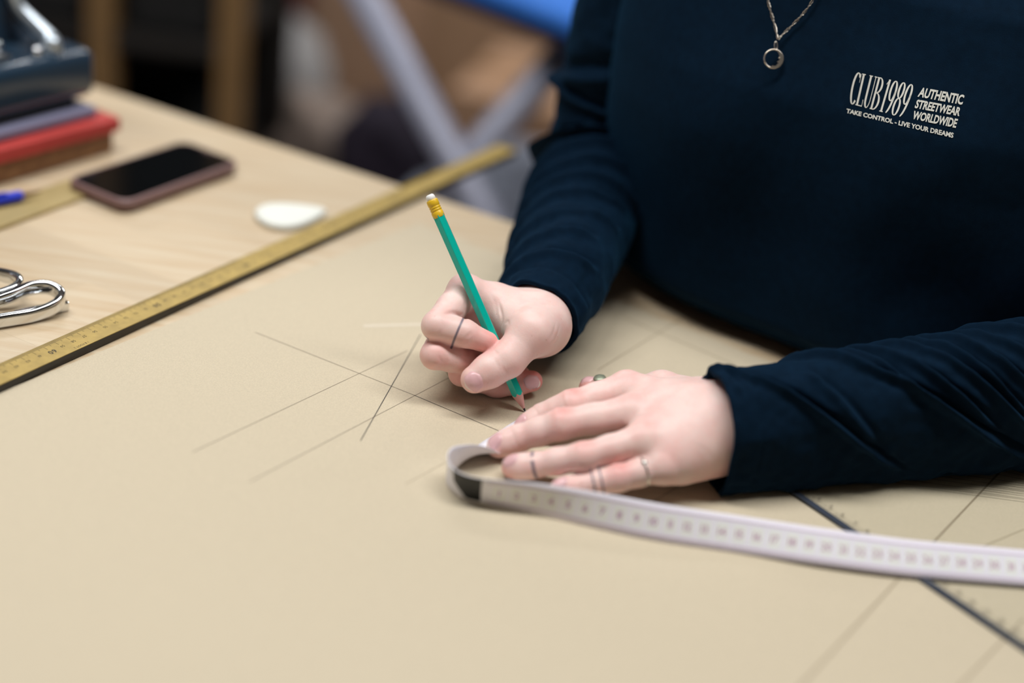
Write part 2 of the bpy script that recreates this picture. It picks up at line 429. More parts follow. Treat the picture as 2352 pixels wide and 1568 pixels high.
# phone
def phone():
    pl, pb = at(172, 437), at(287, 497); pr = at(562, 396)
    d = norm(pr-pb); g = np.array([-d[1], d[0], 0])
    Lw, Ww, T = .143, .070, .0115
    c = pb + d*Lw/2 + g*Ww/2
    M['case'] = mat('rose_rubber_case', (126, 98, 96), 0.42, var=.04)
    M['screen'] = mat('black_glass', (7, 9, 11), 0.10, spec=.4)
    root = empty('smartphone', c); tag(root, 'smartphone with black screen in a dull rose case lying on bare wood', 'phone')
    o = MB(); rings = [(0.004, .0002), (.0012, .002), (0, .0045), (0, .0085), (.0008, .0105), (.002, .0115), (.0032, .0115), (.0034, .0108)]
    V = []; P0 = rrect(Lw, Ww, .012)
    n = len(P0)
    for ins, z in rings:
        sx, sy = (Lw-2*ins)/Lw, (Ww-2*ins)/Ww
        V += [c+d*x*sx+g*y*sy+UP*(z+.0005) for x, y in P0]
    F = [tuple(range(n-1, -1, -1))]
    for i in range(len(rings)-1): F += [(i*n+k, i*n+(k+1) % n, (i+1)*n+(k+1) % n, (i+1)*n+k) for k in range(n)]
    F += [tuple((len(rings)-1)*n+k for k in range(n))]
    mo = mesh_obj('case', V, F, M['case'], None, True); adopt(mo, root)
    P1 = rrect(Lw-.0072, Ww-.0072, .009); s = MB(); s.prism(P1, c+UP*.0113, d, g, UP*.0004); s.build('screen', M['screen'], root)
    s = MB(); s.box(c+d*(Lw/2-.008)-g*.006+UP*.0118, d*.001, g*.012, UP*.0001); s.build('speaker_slot', M['case'], root)
    for off in (.012, .026):
        s = MB(); s.box(c-g*(Ww/2+.0008)+d*(.02+off)+UP*.005, d*.010, g*.001, UP*.003); s.build('side_button', M['case'], root)
phone()

# tailor's chalk: a rounded teardrop wedge
def chalk():
    ca, cb = at(592, 512), at(748, 492); d = norm(cb-ca); g = np.array([-d[1], d[0], 0]); L = np.linalg.norm(cb-ca)
    P = []
    n = 44
    for k in range(n):
        a = 2*math.pi*k/n; r = math.cos(a)
        x = L/2+L/2*r; w = .031*(1-.68*(x/L)**1.25); P.append((x, w*math.sin(a)*(1 if abs(math.sin(a)) < .99 else 1)))
    V = []; prof = [(1, 0.0006), (1, .0045), (.93, .0062), (.6, .0070), (.2, .0072)]
    mx = np.mean([p[0] for p in P])
    for sc, z in prof: V += [ca+d*(mx+(x-mx)*sc)+g*y*sc+UP*z for x, y in P]
    F = [tuple(range(n-1, -1, -1))]
    for i in range(len(prof)-1): F += [(i*n+k, i*n+(k+1) % n, (i+1)*n+(k+1) % n, (i+1)*n+k) for k in range(n)]
    F += [tuple((len(prof)-1)*n+k for k in range(n))]
    o = mesh_obj('tailor_chalk', V, F, M['chalk'], None, True); bevel(o, .0008, 2)
    tag(o, 'white teardrop shaped tailor chalk beside the yellow metre stick', 'chalk')
chalk()

# blue pen on the batten
def pen():
    tip, end = at(92, 440, .009), at(-260, 510, .009); d = norm(end-tip)
    root = empty('ballpoint_pen', tip); tag(root, 'blue capped ballpoint pen resting on the olive batten at the left edge', 'pen')
    M['pen_blue'] = mat('blue_plastic', (34, 58, 205), 0.3); M['pen_clear'] = mat('smoky_brown_tip', (120, 92, 60), 0.35)
    MB().lathe(tip, d, [(0, .0008), (.004, .0012), (.016, .0026), (.018, .003)], 16).build('nib', M['pen_clear'], root, True)
    MB().lathe(tip+d*.016, d, [(0, .0034), (.002, .0043), (.055, .0046), (.057, .0042)], 20).build('cap', M['pen_blue'], root, True)
    MB().lathe(tip+d*.073, d, [(0, .0039), (.085, .0039), (.09, .0036)], 20).build('barrel', M['pen_clear'], root, True)
    MB().box(tip+d*.03+UP*.0044, d*.04, norm(np.cross(UP, d))*.003, UP*.0014).build('clip', M['pen_blue'], root)
pen()

# ------------------------------------------------------------------ chrome shears (handle bows in view)
def shears():
    root = empty('fabric_shears', at(-60, 720)); tag(root, 'chrome fabric shears with looped handles at the left edge of the table', 'scissors')
    sq = lambda v: math.copysign(abs(v)**.6, v)
    def bow(pts, rad, name, z0):
        P = catmull([at(x, y, z) for x, y, z in pts], 8); 
        n = len(P); rr = np.interp(np.linspace(0, 1, n), np.linspace(0, 1, len(rad)), rad)
        # flattened vertical oval section
        m = 20; V = []
        for i, p in enumerate(P):
            t = norm(P[min(i+1, n-1)]-P[max(i-1, 0)]); u = norm(np.cross(t, UP)); w = np.cross(u, t)
            V += [p+rr[i]*(u*sq(math.cos(2*math.pi*k/m))*.62+w*sq(math.sin(2*math.pi*k/m))*1.15) for k in range(m)]
        F = [(i*m+k, i*m+(k+1) % m, (i+1)*m+(k+1) % m, (i+1)*m+k) for i in range(n-1) for k in range(m)]
        F += [tuple(range(m-1, -1, -1)), tuple((n-1)*m+k for k in range(m))]
        o = mesh_obj(name, V, F, M['chrome'], None, True); adopt(o, root); return o
    # near bow: big loop ending in a square tang at the right
    bow([(-160, 752, .006), (-60, 745, .006), (20, 733, .006), (80, 722, .006), (128, 702, .009), (141, 678, .013), (112, 660, .016), (70, 662, .016), (20, 682, .014), (-60, 708, .010), (-160, 730, .006)],
        [.0035, .0042, .0045, .0045, .0045, .0045, .0045, .0045, .0042, .004, .003], 'handle_bow', 0)
    bow([(-160, 700, .006), (-80, 690, .008), (-20, 684, .010), (30, 668, .013), (46, 650, .015), (25, 636, .015), (-30, 630, .013), (-100, 660, .008), (-160, 690, .006)],
        [.003, .004, .0045, .0045, .0045, .0045, .0042, .004, .003], 'handle_bow', 0)
    a, b = at(40, 741, .0), at(160, 715, .0); d = norm(b-a); g = np.array([-d[1], d[0], 0]); L = np.linalg.norm(b-a)
    o = MB().box(a+UP*.0006, d*L, g*.0060, UP*.0068).build('tang', M['chrome'], root); bevel(o, .0008, 2)
    p = at(-150, 725, .006); dd = -d
    V = MB(); V.prism([(0, -.013), (.16, -.003), (.172, .0), (.16, .004), (0, .012)], p-UP*.005, dd, g, UP*.0035); V.build('blade', M['chrome'], root)
    V = MB(); V.prism([(0, -.010), (.155, -.001), (.170, .002), (.16, .007), (0, .015)], p-UP*.001, dd, g, UP*.0030); V.build('blade', M['chrome'], root)
    MB().lathe(p+dd*.02+UP*.002, UP, [(0, .005), (.003, .005), (.004, .003)], 16).build('pivot_screw', M['steel'], root, True)
shears()

# ------------------------------------------------------------------ sewing machine on red mat and wooden box (top left)
def machine_stack():
    p0, p1 = at(260, 348), at(0, 424); f = norm(p0-p1); g = np.array([-f[1], f[0], 0])      # f to the right, g away
    M['box_wood'] = wood_mat('brown_box_wood', (150, 108, 70), (120, 82, 52), -math.atan2(f[1], f[0]))
    M['red'] = mat('red_board', (186, 62, 58), 0.6, var=.06)
    M['lilac'] = mat('lilac_grey_plate', (132, 132, 158), 0.45)
    M['teal'] = mat('dark_blue_enamel', (36, 56, 74), 0.22, coat=.5)
    M['teal_dark'] = mat('dark_rubber', (16, 20, 28), 0.6)
    bx = MB().box(p0-f*.50+UP*.0003, f*.50, g*.21, UP*.020).build('wooden_box', M['box_wood']); bevel(bx, .0015, 2)
    tag(bx, 'low brown wooden box under the red board behind the phone', 'box')
    rd = MB().box(p0-f*.52-g*.006+UP*.0205, f*.524, g*.225, UP*.013).build('red_board', M['red']); bevel(rd, .002, 2)
    tag(rd, 'red board lying on the wooden box beneath the sewing machine', 'board')
    ZB = .034; q = p0+g*.006+f*.004+UP*ZB
    root = empty('sewing_machine', q-f*.15+g*.06); tag(root, 'dark blue enamelled metal sewing machine standing on the red board', 'sewing machine')
    o = MB().box(q-f*.50-f*.016, f*.50, g*.18, UP*.010).build('base_plate', M['lilac'], root); bevel(o, .003, 2)
    o = MB().box(q-f*.49-f*.034+g*.010+UP*.010, f*.49, g*.15, UP*.007).build('rubber_seam', M['teal_dark'], root)
    # bed, pillar and arm in side outline
    def arc(cx, cy, r, a0, a1, n=8): return [(cx+r*math.cos(math.radians(a0+(a1-a0)*k/n)), cy+r*math.sin(math.radians(a0+(a1-a0)*k/n))) for k in range(n+1)]
    H = .044; zb = .0165
    ob = MB().box(q-f*.43+g*.006+UP*zb, f*.42, g*.135, UP*H).build('machine_bed', M['teal'], root, True); bevel(ob, .010, 4)
    poly = [(-.20, 0), (-.020, 0)] + arc(-.020, .026, .024, 270, 185, 8) + [(-.050, .050)] + arc(-.040, .056, .010, 180, 90, 5)[1:] + [(-.008, .066), (-.006, .17), (-.20, .17)]
    o = MB(); o.prism(poly, q-f*.012+g*.060+UP*(zb+H-.002), f, UP, g*.06)
    ob = mesh_obj('machine_body', o.V, [t[::-1] for t in o.F], M['teal'], None, True); adopt(ob, root); bevel(ob, .005, 3)
    zz = q+UP*(zb+H)
    o = MB().box(q-f*.29+g*.020+UP*(zb+H), f*.20, g*.03, UP*.004).build('slide_plate', M['steel'], root); bevel(o, .001, 2)
    MB().lathe(zz-f*.092+g*.040+UP*.002, UP, [(0, .007), (.008, .007), (.010, .005)], 16).build('thumb_screw', M['chrome'], root, True)
    MB().lathe(zz-f*.066+g*.018+UP*.000, UP, [(0, .005), (.006, .005), (.008, .0035)], 16).build('thumb_screw', M['chrome'], root, True)
    pts = catmull([zz-f*.062+g*.054+UP*.052, zz-f*.058+g*.050+UP*.034, zz-f*.050+g*.036+UP*.018, zz-f*.046+g*.024+UP*.008, zz-f*.054+g*.014+UP*.006], 6)
    MB().tube(pts, list(np.linspace(.005, .009, len(pts))), 12).build('highlight_lever', M['bright'], root, True)  # bent tube modelled in place of the S-shaped specular highlight on the pillar
machine_stack()

# ------------------------------------------------------------------ clear pattern ruler under the forearm
def pattern_ruler():
    z = .0024
    a, b = at(1770, 1098, z), at(2352, 1492, z); d = norm(b-a); s = np.array([-d[1], d[0], 0])        # s away from the camera, to the right
    L = np.linalg.norm(b-a)
    M['acrylic'] = mat('clear_acrylic', (196, 196, 170), 0.08); M['acrylic'].node_tree.nodes['Principled BSDF'].inputs['Alpha'].default_value = 0.07
    M['ruler_edge'] = mat('dark_blue_grey_edge', (62, 69, 82), 0.2)
    M['ruler_ink'] = mat('ruler_print', (70, 62, 52), 0.5)
    root = empty('pattern_ruler', a+d*L*.5); tag(root, 'clear plastic pattern ruler with dark edge strip, lying under forearm and tape measure', 'ruler')
    MB().box(a-d*.05-UP*.0014, d*(L+.12), s*.20, UP*.0014).build('clear_plate', M['acrylic'], root)
    MB().box(a-d*.05-UP*.0014, d*(L+.12), s*.0047, UP*.0017).build('edge_strip', M['ruler_edge'], root)
    tk = MB(); zz = UP*.0001
    for k in range(-30, int((L+.06)*1000)):
        if k % 2: continue
        ln = .0042 if k % 10 == 0 else .0022
        c = a+d*(k/1000)+s*.0052+zz; h = d*.00015
        tk.add([c-h, c+h, c+h+s*ln, c-h+s*ln], [(0, 1, 2, 3)])
    for k in range(0, int(L*100)+5):
        V, F, asp = txt(str(k+1)); hh = .0032; c = a+d*(k/100+.0022)+s*.0115+zz
        tk.add([c+d*(v[0]-.5)*hh*asp+s*(v[1]-.5)*hh for v in V], F)
    c = a-d*.03+s*.0092+zz; tk.add([c, c+d*(L+.07), c+d*(L+.07)+s*.0002, c+s*.0002], [(0, 1, 2, 3)])
    tk.build('scale_print', M['ruler_ink'], root)
    g = MB()
    for (x0, y0, x1, y1) in [(730, 130, 2215, 330), (1000, 120, 2215, 290), (1210, 100, 2215, 240), (1400, 85, 2215, 200), (1600, 60, 2215, 150), (1850, 30, 2215, 105), (2000, 10, 2215, 65)]:
        p, q = at(1900+x0/4.9, 1080+y0/4.9, z), at(1900+x1/4.9, 1080+y1/4.9, z); dd = norm(q-p); p = p-dd*.08; q = q+dd*.05
        n = np.array([-dd[1], dd[0], 0])*.0002; g.add([p-n+zz, q-n+zz, q+n+zz, p+n+zz], [(0, 1, 2, 3)])
    g.build('parallel_guide_lines', M['ruler_ink'], root)
pattern_ruler()

# ------------------------------------------------------------------ the person
PERSON = empty('person', EN(-.25, -1.2, -.9))
tag(PERSON, 'person in dark navy sweatshirt leaning over the table, drawing with a green pencil', 'person')

# pencil line in space
P_TIP, P_END = at(1207, 946, 0.0008), atd(986, 447, 0.957)
P_AX = norm(P_END-P_TIP); P_LEN = np.linalg.norm(P_END-P_TIP)

J = atd
RH = dict(iM=J(1068, 670, .984), iP=J(1003, 748, .952), iD=J(1066, 765, .954), iT=J(1119, 786, .957),
          mM=J(1040, 725, .998), mP=J(999, 815, .955), mD=J(1078, 829, .968), mT=J(1138, 837, .984),
          rM=J(1050, 790, 1.008), rP=J(1060, 857, .974), rD=J(1140, 884, .985), rT=J(1222, 875, .988),
          pM=np.array([-.022, .893, .016]), pP=np.array([-.024, .868, .0095]), pD=np.array([-.006, .874, .0085]), pT=np.array([.009, .877, .0085]),
          wr=J(1226, 738, 1.005), tC=J(1246, 752, .985), tM=J(1220, 764, .962), tI=J(1166, 826, .9545), tT=J(1090, 871, .949))
FA_R = [RH['wr'], np.array([.026, .955, .046]), np.array([.038, 1.06, .052])]
A = lambda *p: at(*p)
LH = dict(iM=A(1440, 892, .036), iP=A(1312, 930, .028), iD=A(1246, 957, .0165), iT=A(1204, 984, .0085),
          mM=A(1450, 947, .037), mP=A(1288, 974, .029), mD=A(1188, 1007, .0145), mT=A(1142, 1026, .0085),
          rM=A(1475, 1012, .033), rP=A(1338, 1049, .0240), rD=A(1222, 1069, .0120), rT=A(1176, 1073, .0080),
          pM=A(1520, 1072, .023), pP=A(1418, 1098, .0165), pD=A(1332, 1116, .0092), pT=A(1284, 1123, .0072),
          wr=A(1640, 972, .036), tC=A(1605, 930, .032), tM=A(1520, 898, .022), tI=A(1420, 904, .011), tT=A(1353, 891, .0075))
FA_L = [LH['wr'], np.array([.205, .829, .040]), np.array([.31, .866, .047])]

def hand_R():
    P = np.array(list(RH.values())+[FA_R[1]])
    f = Field(P.min(0)-.03, P.max(0)+.03, .00075)
    r = RH; mid = lambda a, b, t: a*(1-t)+b*t
    # palm
    for m, ra, rb in (('iM', .0175, .0118), ('mM', .018, .0115), ('rM', .017, .0108), ('pM', .016, .0098)):
        f.chain([r['wr'], mid(r['wr'], r[m], .55), r[m]], [ra, (ra+rb)/2-.0005, rb], k=.012)
    f.chain([r['wr'], FA_R[1], FA_R[2]], [.0215, .024, .028], k=.012)
    # thumb ball and web
    f.chain([mid(r['wr'], r['tC'], .3), r['tC'], r['tM']], [.018, .0185, .0150], k=.014)
    f.chain([mid(r['wr'], r['mM'], .35), mid(r['tC'], r['tM'], .7)], [.014, .013], k=.012)
    f.chain([mid(r['wr'], r['iM'], .60)+_np(_F)*.004, mid(r['tM'], r['tI'], .05)+_np(_F)*.008], [.0085, .0085], k=.014)
    # thumb
    f.chain([r['tM'], mid(r['tM'], r['tI'], .5), r['tI'], mid(r['tI'], r['tT'], .55), r['tT']], [.0142, .0116, .0117, .0110, .0094], kin=.005, k=.0012, kb=.012, kc=r['tM'], ks=.016)
    # fingers
    f.chain([r['iM'], mid(r['iM'], r['iP'], .5), r['iP']], [.0122, .0102, .0100], kin=.003, k=.0012, kb=.010, ks=.014)
    f.chain([r['iP'], mid(r['iP'], r['iD'], .5), r['iD'], r['iT']], [.0100, .0092, .0090, .0074], kin=.004, k=.0016, kb=.004, ks=.010)
    f.chain([r['mM'], mid(r['mM'], r['mP'], .5), r['mP']], [.0118, .0100, .0098], kin=.003, k=.0010, kb=.010, ks=.013)
    f.chain([r['mP'], mid(r['mP'], r['mD'], .5), r['mD'], r['mT']], [.0098, .0090, .0088, .0074], kin=.004, k=.0010, kb=.004, ks=.010)
    f.chain([r['rM'], r['rP']], [.0108, .0090], kin=.003, k=.0010, kb=.010, ks=.013)
    f.chain([r['rP'], mid(r['rP'], r['rD'], .5), r['rD'], mid(r['rD'], r['rT'], .6), r['rT']], [.0090, .0084, .0084, .0082, .0074], kin=.004, k=.0010)
    f.chain([r['pM'], r['pP'], r['pD'], r['pT']], [.0094, .0082, .0074, .0068], kin=.004, k=.0010, kb=.008, ks=.012)
    # crease grooves across the index and the pencil's bed
    for pts, dp, w in [([(1142, 685), (1150, 712), (1153, 735), (1151, 768)], .0009, .0010), ([(1128, 672), (1138, 700), (1143, 730)], .0006, .0009), ([(1160, 742), (1166, 738), (1170, 745)], .0007, .0009),
                       ([(1020, 722), (1040, 719), (1058, 725), (1072, 736)], .0026, .0013), ([(1066, 690), (1068, 706), (1067, 722)], .0008, .0009), ([(1062, 640), (1050, 644)], .0005, .0009),
                       ([(1012, 732), (1016, 752), (1010, 770)], .0005, .0008), ([(1068, 780), (1076, 770), (1082, 764)], .0006, .0008), ([(1062, 790), (1072, 782)], .0006, .0008),
                       ([(1134, 822), (1142, 836), (1148, 850)], .0004, .0008), ([(1150, 838), (1158, 850), (1166, 858)], .0004, .0008), ([(1142, 813), (1136, 806)], .0004, .0008),
                       ([(1275, 742), (1270, 765), (1252, 790)], .0004, .0010), ([(1284, 748), (1277, 775), (1258, 800)], .0004, .0010), ([(1020, 835), (1010, 825), (1006, 812)], .0004, .0008)]:
        groove(f, pts, dp, w)
    carve_rod(f, P_TIP, P_END, .0038)
    floor_flat(f)
    return f
def hand_L():
    P = np.array(list(LH.values())+[FA_L[1]])
    f = Field(P.min(0)-.03, P.max(0)+.03, .00075)
    r = LH; mid = lambda a, b, t: a*(1-t)+b*t
    for m, ra, rb in (('iM', .0215, .0120), ('mM', .022, .0118), ('rM', .021, .0112), ('pM', .019, .0104)):
        f.chain([r['wr'], mid(r['wr'], r[m], .5), r[m]], [ra, (ra+rb)/2+.0005, rb], k=.014)
    f.chain([r['wr']+np.array([.0, -.014, -.008]), mid(r['pM'], r['wr'], .4)+np.array([0, -.004, -.004])], [.020, .016], k=.014)
    f.chain([r['wr'], FA_L[1], FA_L[2]], [.0245, .025, .026], k=.014)
    f.chain([r['tC'], r['tM']], [.018, .0135], k=.016)
    f.chain([r['tM'], r['tI'], r['tT']], [.0125, .0092, .0074], kin=.004, k=.0015, kb=.012, ks=.02)
    for n, rr in (('i', (.0120, .0096, .0098, .0084, .0070)), ('m', (.0120, .0097, .0100, .0085, .0071)), ('r', (.0114, .0088, .0090, .0079, .0067)), ('p', (.0100, .0083, .0083, .0071, .0060))):
        M_, P_, D_, T_ = (r[n+q] for q in 'MPDT')
        f.chain([M_, mid(M_, P_, .55), P_, mid(P_, D_, .5), D_, mid(D_, T_, .6), T_], [rr[0], rr[1], rr[2], (rr[2]+rr[3])/2-.0003, rr[3], rr[3]-.0003, rr[4]], kin=.004, k=.0009, kb=.009, ks=.012)
        for t, w in ((-.10, .0006), (.10, .0006)):
            carve_plane(f, P_+(D_-P_)*t, D_-P_, .00022, w, .0115, above=P_[2]-.001)
        carve_plane(f, D_+(T_-D_)*.12, T_-D_, .0002, .0008, .010, above=D_[2])
    floor_flat(f)
    return f
def _np(v): return np.array([v.x, v.y, v.z])
def carve_plane(f, c, ax, depth, w, R, above=None):
    ax = norm(ax); sl, X, Y, Z = f.region(c, c, R+.004)
    t = (X-c[0])*ax[0]+(Y-c[1])*ax[1]+(Z-c[2])*ax[2]
    rr = np.sqrt((X-c[0])**2+(Y-c[1])**2+(Z-c[2])**2)
    g = depth*np.exp(-(t/w)**2)*(rr < R)
    if above is not None: g = g*(Z > above)
    f.f[sl] += g.astype(np.float32)
def carve_rod(f, a, b, r):
    sl, X, Y, Z = f.region(np.asarray(a), np.asarray(b), r+.006)
    d = f.cone(X, Y, Z, np.asarray(a), np.asarray(b), r, r)
    g = f.f[sl]; f.f[sl] = np.maximum(g, -d).astype(np.float32)
def groove(f, pts, depth=.0006, w=.0008, far=1.1):      # pixel polyline pressed into the skin surface
    P = []
    for x, y in pts:
        d = ray(x, y); o = np.array([0, 0, CH]); hit = None
        for t in np.arange(.88, far, .0006):
            p = o+d*t; i = np.round((p-f.lo)/f.h).astype(int)
            if (i < 0).any() or (i >= f.n).any(): continue
            if f.f[tuple(i)] < 0: hit = p; break
        if hit is not None: P.append(hit)
    if len(P) < 2: return
    P = catmull(P, 5); c = P.mean(0); sl, X, Y, Z = f.region(P.min(0), P.max(0), .004)
    dd = None; L = len(P)-1
    for i in range(L):
        r = f.cone(X, Y, Z, P[i], P[i+1], 0, 0); k = depth*min(1, 2.5*min(i+1, L-i)/L)*np.exp(-(r/w)**2)
        dd = k if dd is None else np.maximum(dd, k)
    f.f[sl] += dd.astype(np.float32)
def floor_flat(f):
    Z = f.ax[2][None, None, :]; f.f = np.maximum(f.f, (0.0010-Z).astype(np.float32))

def body_coarse():
    f = Field((-.10, .78, -.35), (.56, 1.42, .76), .006)
    C = lambda e, n, z: EN(e, n, z)
    f.chain([FA_R[1], FA_R[2], np.array([.050, 1.150, .062])], [.024, .028, .030], k=.01)
    f.chain([np.array([.050, 1.155, .062]), np.array([.062, 1.165, .2]), EN(-.41, -1.125, .32)], [.030, .034, .040], k=.01)
    f.chain([FA_L[1], FA_L[2], np.array([.42, .897, .055])], [.025, .026, .028], k=.01)
    f.chain([np.array([.42, .897, .055]), np.array([.428, .935, .14]), np.array([.41, .988, .25]), EN(-.09, -1.125, .32)], [.030, .034, .036, .040], k=.01)
    for e in (-.32, -.25, -.18):
        f.chain([C(e, -1.18, -.30), C(e, -1.17, 0), C(e, -1.10, .15), C(e, -1.12, .30)], [.075, .07, .075, .07], k=.05, margin=.06)
    f.chain([EN(-.41, -1.125, .32), EN(-.25, -1.13, .345), EN(-.09, -1.125, .32)], [.040, .05, .040], k=.04, margin=.05)
    f.chain([C(-.25, -1.13, .36), C(-.25, -1.105, .47)], [.056, .050], k=.03, margin=.04)
    h = C(-.25, -1.065, .565)
    f.chain([h-N_*.035+UP*.03, h+N_*.02+UP*.015], [.085, .075], k=.03, margin=.04)
    f.chain([h+N_*.02-UP*.02, h+N_*.045-UP*.072], [.062, .030], k=.04, margin=.04)
    f.chain([h+N_*.085+UP*.005, h+N_*.108-UP*.025], [.008, .0125], k=.016)                    # nose
    f.chain([h+N_*.083-UP*.055-E_*.016, h+N_*.083-UP*.055+E_*.016], [.008, .008], k=.012)      # mouth
    for s in (-1, 1):
        f.chain([h-N_*.01+E_*s*.083+UP*.01, h-N_*.015+E_*s*.09-UP*.025], [.016, .010], k=.010)  # ears
        f.chain([h+N_*.075+E_*s*.032+UP*.028, h+N_*.073+E_*s*.045+UP*.026], [.012, .010], k=.014)  # brows
    return f, h

def skin_material():
    m = bpy.data.materials.new('pale_pink_skin'); m.use_nodes = True; nt = m.node_tree; L = nt.links
    b = nt.nodes['Principled BSDF']; b.inputs['Roughness'].default_value = 0.47
    b.inputs['Subsurface Weight'].default_value = 0.30; b.inputs['Subsurface Radius'].default_value = (1.0, .32, .22); b.inputs['Subsurface Scale'].default_value = .006
    tc = nt.nodes.new('ShaderNodeTexCoord')
    def math_(op, a, bb=None, c=None):
        n = nt.nodes.new('ShaderNodeMath'); n.operation = op
        for i, v in enumerate((a, bb, c)):
            if v is None: continue
            if isinstance(v, (int, float)): n.inputs[i].default_value = v
            else: L.new(v, n.inputs[i])
        return n.outputs[0]
    def mixc(fac, a, c):
        n = nt.nodes.new('ShaderNodeMix'); n.data_type = 'RGBA'
        L.new(fac, n.inputs[0])
        for i, v in ((6, a), (7, c)):
            if isinstance(v, tuple): n.inputs[i].default_value = (*v, 1)
            else: L.new(v, n.inputs[i])
        return n.outputs[2]
    at_ = nt.nodes.new('ShaderNodeAttribute'); at_.attribute_name = 'red'
    nz = nt.nodes.new('ShaderNodeTexNoise'); nz.inputs['Scale'].default_value = 95; nz.inputs['Detail'].default_value = 4; L.new(tc.outputs['Object'], nz.inputs['Vector'])
    nf = math_('MULTIPLY_ADD', nz.outputs[0], .7, -.30)
    red = math_('ADD', at_.outputs['Fac'], nf); red = math_('MINIMUM', math_('MAXIMUM', red, 0.0), 1.0)
    col = mixc(red, lin((241, 210, 202)), lin((228, 140, 134)))
    nv = nt.nodes.new('ShaderNodeTexNoise'); nv.inputs['Scale'].default_value = 420; L.new(tc.outputs['Object'], nv.inputs['Vector'])
    col = mixc(math_('MULTIPLY', math_('GREATER_THAN', nv.outputs[0], .735), .35), col, lin((190, 120, 105)))
    # inked bands
    for c, ax, w, R, gap in TATTOOS:
        def vec(op, a, v):
            n = nt.nodes.new('ShaderNodeVectorMath'); n.operation = op
            L.new(a, n.inputs[0]); n.inputs[1].default_value = tuple(map(float, v)); return n
        rel = vec('SUBTRACT', tc.outputs['Object'], c).outputs[0]
        t = math_('ABSOLUTE', vec('DOT_PRODUCT', rel, norm(ax)).outputs['Value'])
        mr = nt.nodes.new('ShaderNodeMapRange'); mr.inputs[1].default_value = w*.75; mr.inputs[2].default_value = w*.25; L.new(t, mr.inputs[0])
        ln = nt.nodes.new('ShaderNodeVectorMath'); ln.operation = 'LENGTH'; L.new(rel, ln.inputs[0])
        k = math_('MULTIPLY', mr.outputs[0], math_('LESS_THAN', ln.outputs['Value'], R))
        if gap is not None:
            gd = math_('ABSOLUTE', math_('SUBTRACT', vec('DOT_PRODUCT', rel, norm(gap[0])).outputs['Value'], gap[1]))
            k = math_('MULTIPLY', k, math_('GREATER_THAN', gd, gap[2]))
        col = mixc(math_('MULTIPLY', k, .80), col, lin((50, 62, 92)))
    L.new(col, b.inputs['Base Color'])
    vo = nt.nodes.new('ShaderNodeTexVoronoi'); vo.inputs['Scale'].default_value = 900; L.new(tc.outputs['Object'], vo.inputs['Vector'])
    n3 = nt.nodes.new('ShaderNodeTexNoise'); n3.inputs['Scale'].default_value = 160; n3.inputs['Detail'].default_value = 5; L.new(tc.outputs['Object'], n3.inputs['Vector'])
    hh = math_('MULTIPLY_ADD', vo.outputs['Distance'], .25, n3.outputs[0])
    bp = nt.nodes.new('ShaderNodeBump'); bp.inputs['Strength'].default_value = .22; bp.inputs['Distance'].default_value = .0008
    L.new(hh, bp.inputs['Height']); L.new(bp.outputs[0], b.inputs['Normal'])
    return m
mid = lambda a, b, t: a*(1-t)+b*t
R3, U3 = _np(_R), _np(_U)
TATTOOS = [(mid(RH['iP'], RH['iD'], .78), R3*53-U3*22, .0015, .0125, None),
           (J(974, 772, .950), R3*.6+U3*.8, .0010, .004, None),
           (mid(LH['rP'], LH['rD'], .93), LH['rD']-LH['rP'], .0020, .0115, (np.array([0, -1., 0]), .0042, .0012)),
           (mid(LH['pP'], LH['pD'], .42), LH['pD']-LH['pP'], .0011, .0105, None),
           (mid(LH['pP'], LH['pD'], .64), LH['pD']-LH['pP'], .0011, .0105, None)]
M['skin'] = skin_material()

def build_body():
    fr, fl = hand_R(), hand_L(); fc, head = body_coarse()
    VV, FF, k = [], [], 0
    for f, rl in ((fr, 2), (fl, 2), (fc, 2)):
        V, F = f.mesh(rl); VV.append(V); FF.append(F+k); k += len(V)
    V = np.vstack(VV); F = np.vstack(FF)
    me = bpy.data.meshes.new('body'); me.vertices.add(len(V)); me.vertices.foreach_set('co', V.astype(np.float32).ravel())
    me.loops.add(len(F)*4); me.loops.foreach_set('vertex_index', F.astype(np.int32).ravel())
    me.polygons.add(len(F)); me.polygons.foreach_set('loop_start', np.arange(0, len(F)*4, 4, dtype=np.int32))
    me.polygons.foreach_set('use_smooth', np.ones(len(F), bool)); me.update(calc_edges=True)
    red = np.zeros(len(V))
    spots = [(RH['iT'], .011, .75), (RH['mT'], .012, .8), (RH['mP'], .012, .35), (RH['mD'], .014, .45), (RH['rT'], .016, .85), (RH['rD'], .014, .6), (RH['rP'], .014, .5), (RH['tT'], .010, .45), (RH['iM'], .012, .35), (RH['iP'], .010, .22), (mid(RH['iD'], RH['iT'], .5), .010, .5), (RH['tC']+UP*.0, .012, .15),
             (RH['pM'], .016, .5), (RH['tI'], .008, .12)]
    for n in 'imrp': spots += [(LH[n+'P']+UP*.008, .008, .45), (LH[n+'T'], .008, .55), (LH[n+'M']+UP*.010, .012, .18), (LH[n+'D'], .008, .18)]
    spots += [(LH['tT'], .010, .7), (LH['wr']-np.array([0, .025, .02]), .02, .3)]
    for c, s, a in spots:
        red = np.maximum(red, min(1, a*1.25)*np.exp(-((V-c)**2).sum(1)/(s*s)))
    at_ = me.attributes.new('red', 'FLOAT', 'POINT'); at_.data.foreach_set('value', red.astype(np.float32))
    me.materials.append(M['skin'])
    o = link(bpy.data.objects.new('body', me)); adopt(o, PERSON)
    bv = BVHTree.FromPolygons([tuple(v) for v in V[:len(VV[0])+len(VV[1])]], [tuple(q) for q in np.vstack(FF[:2]).tolist()])
    return o, bv, head
BODY, SKIN_BVH, HEAD = build_body()

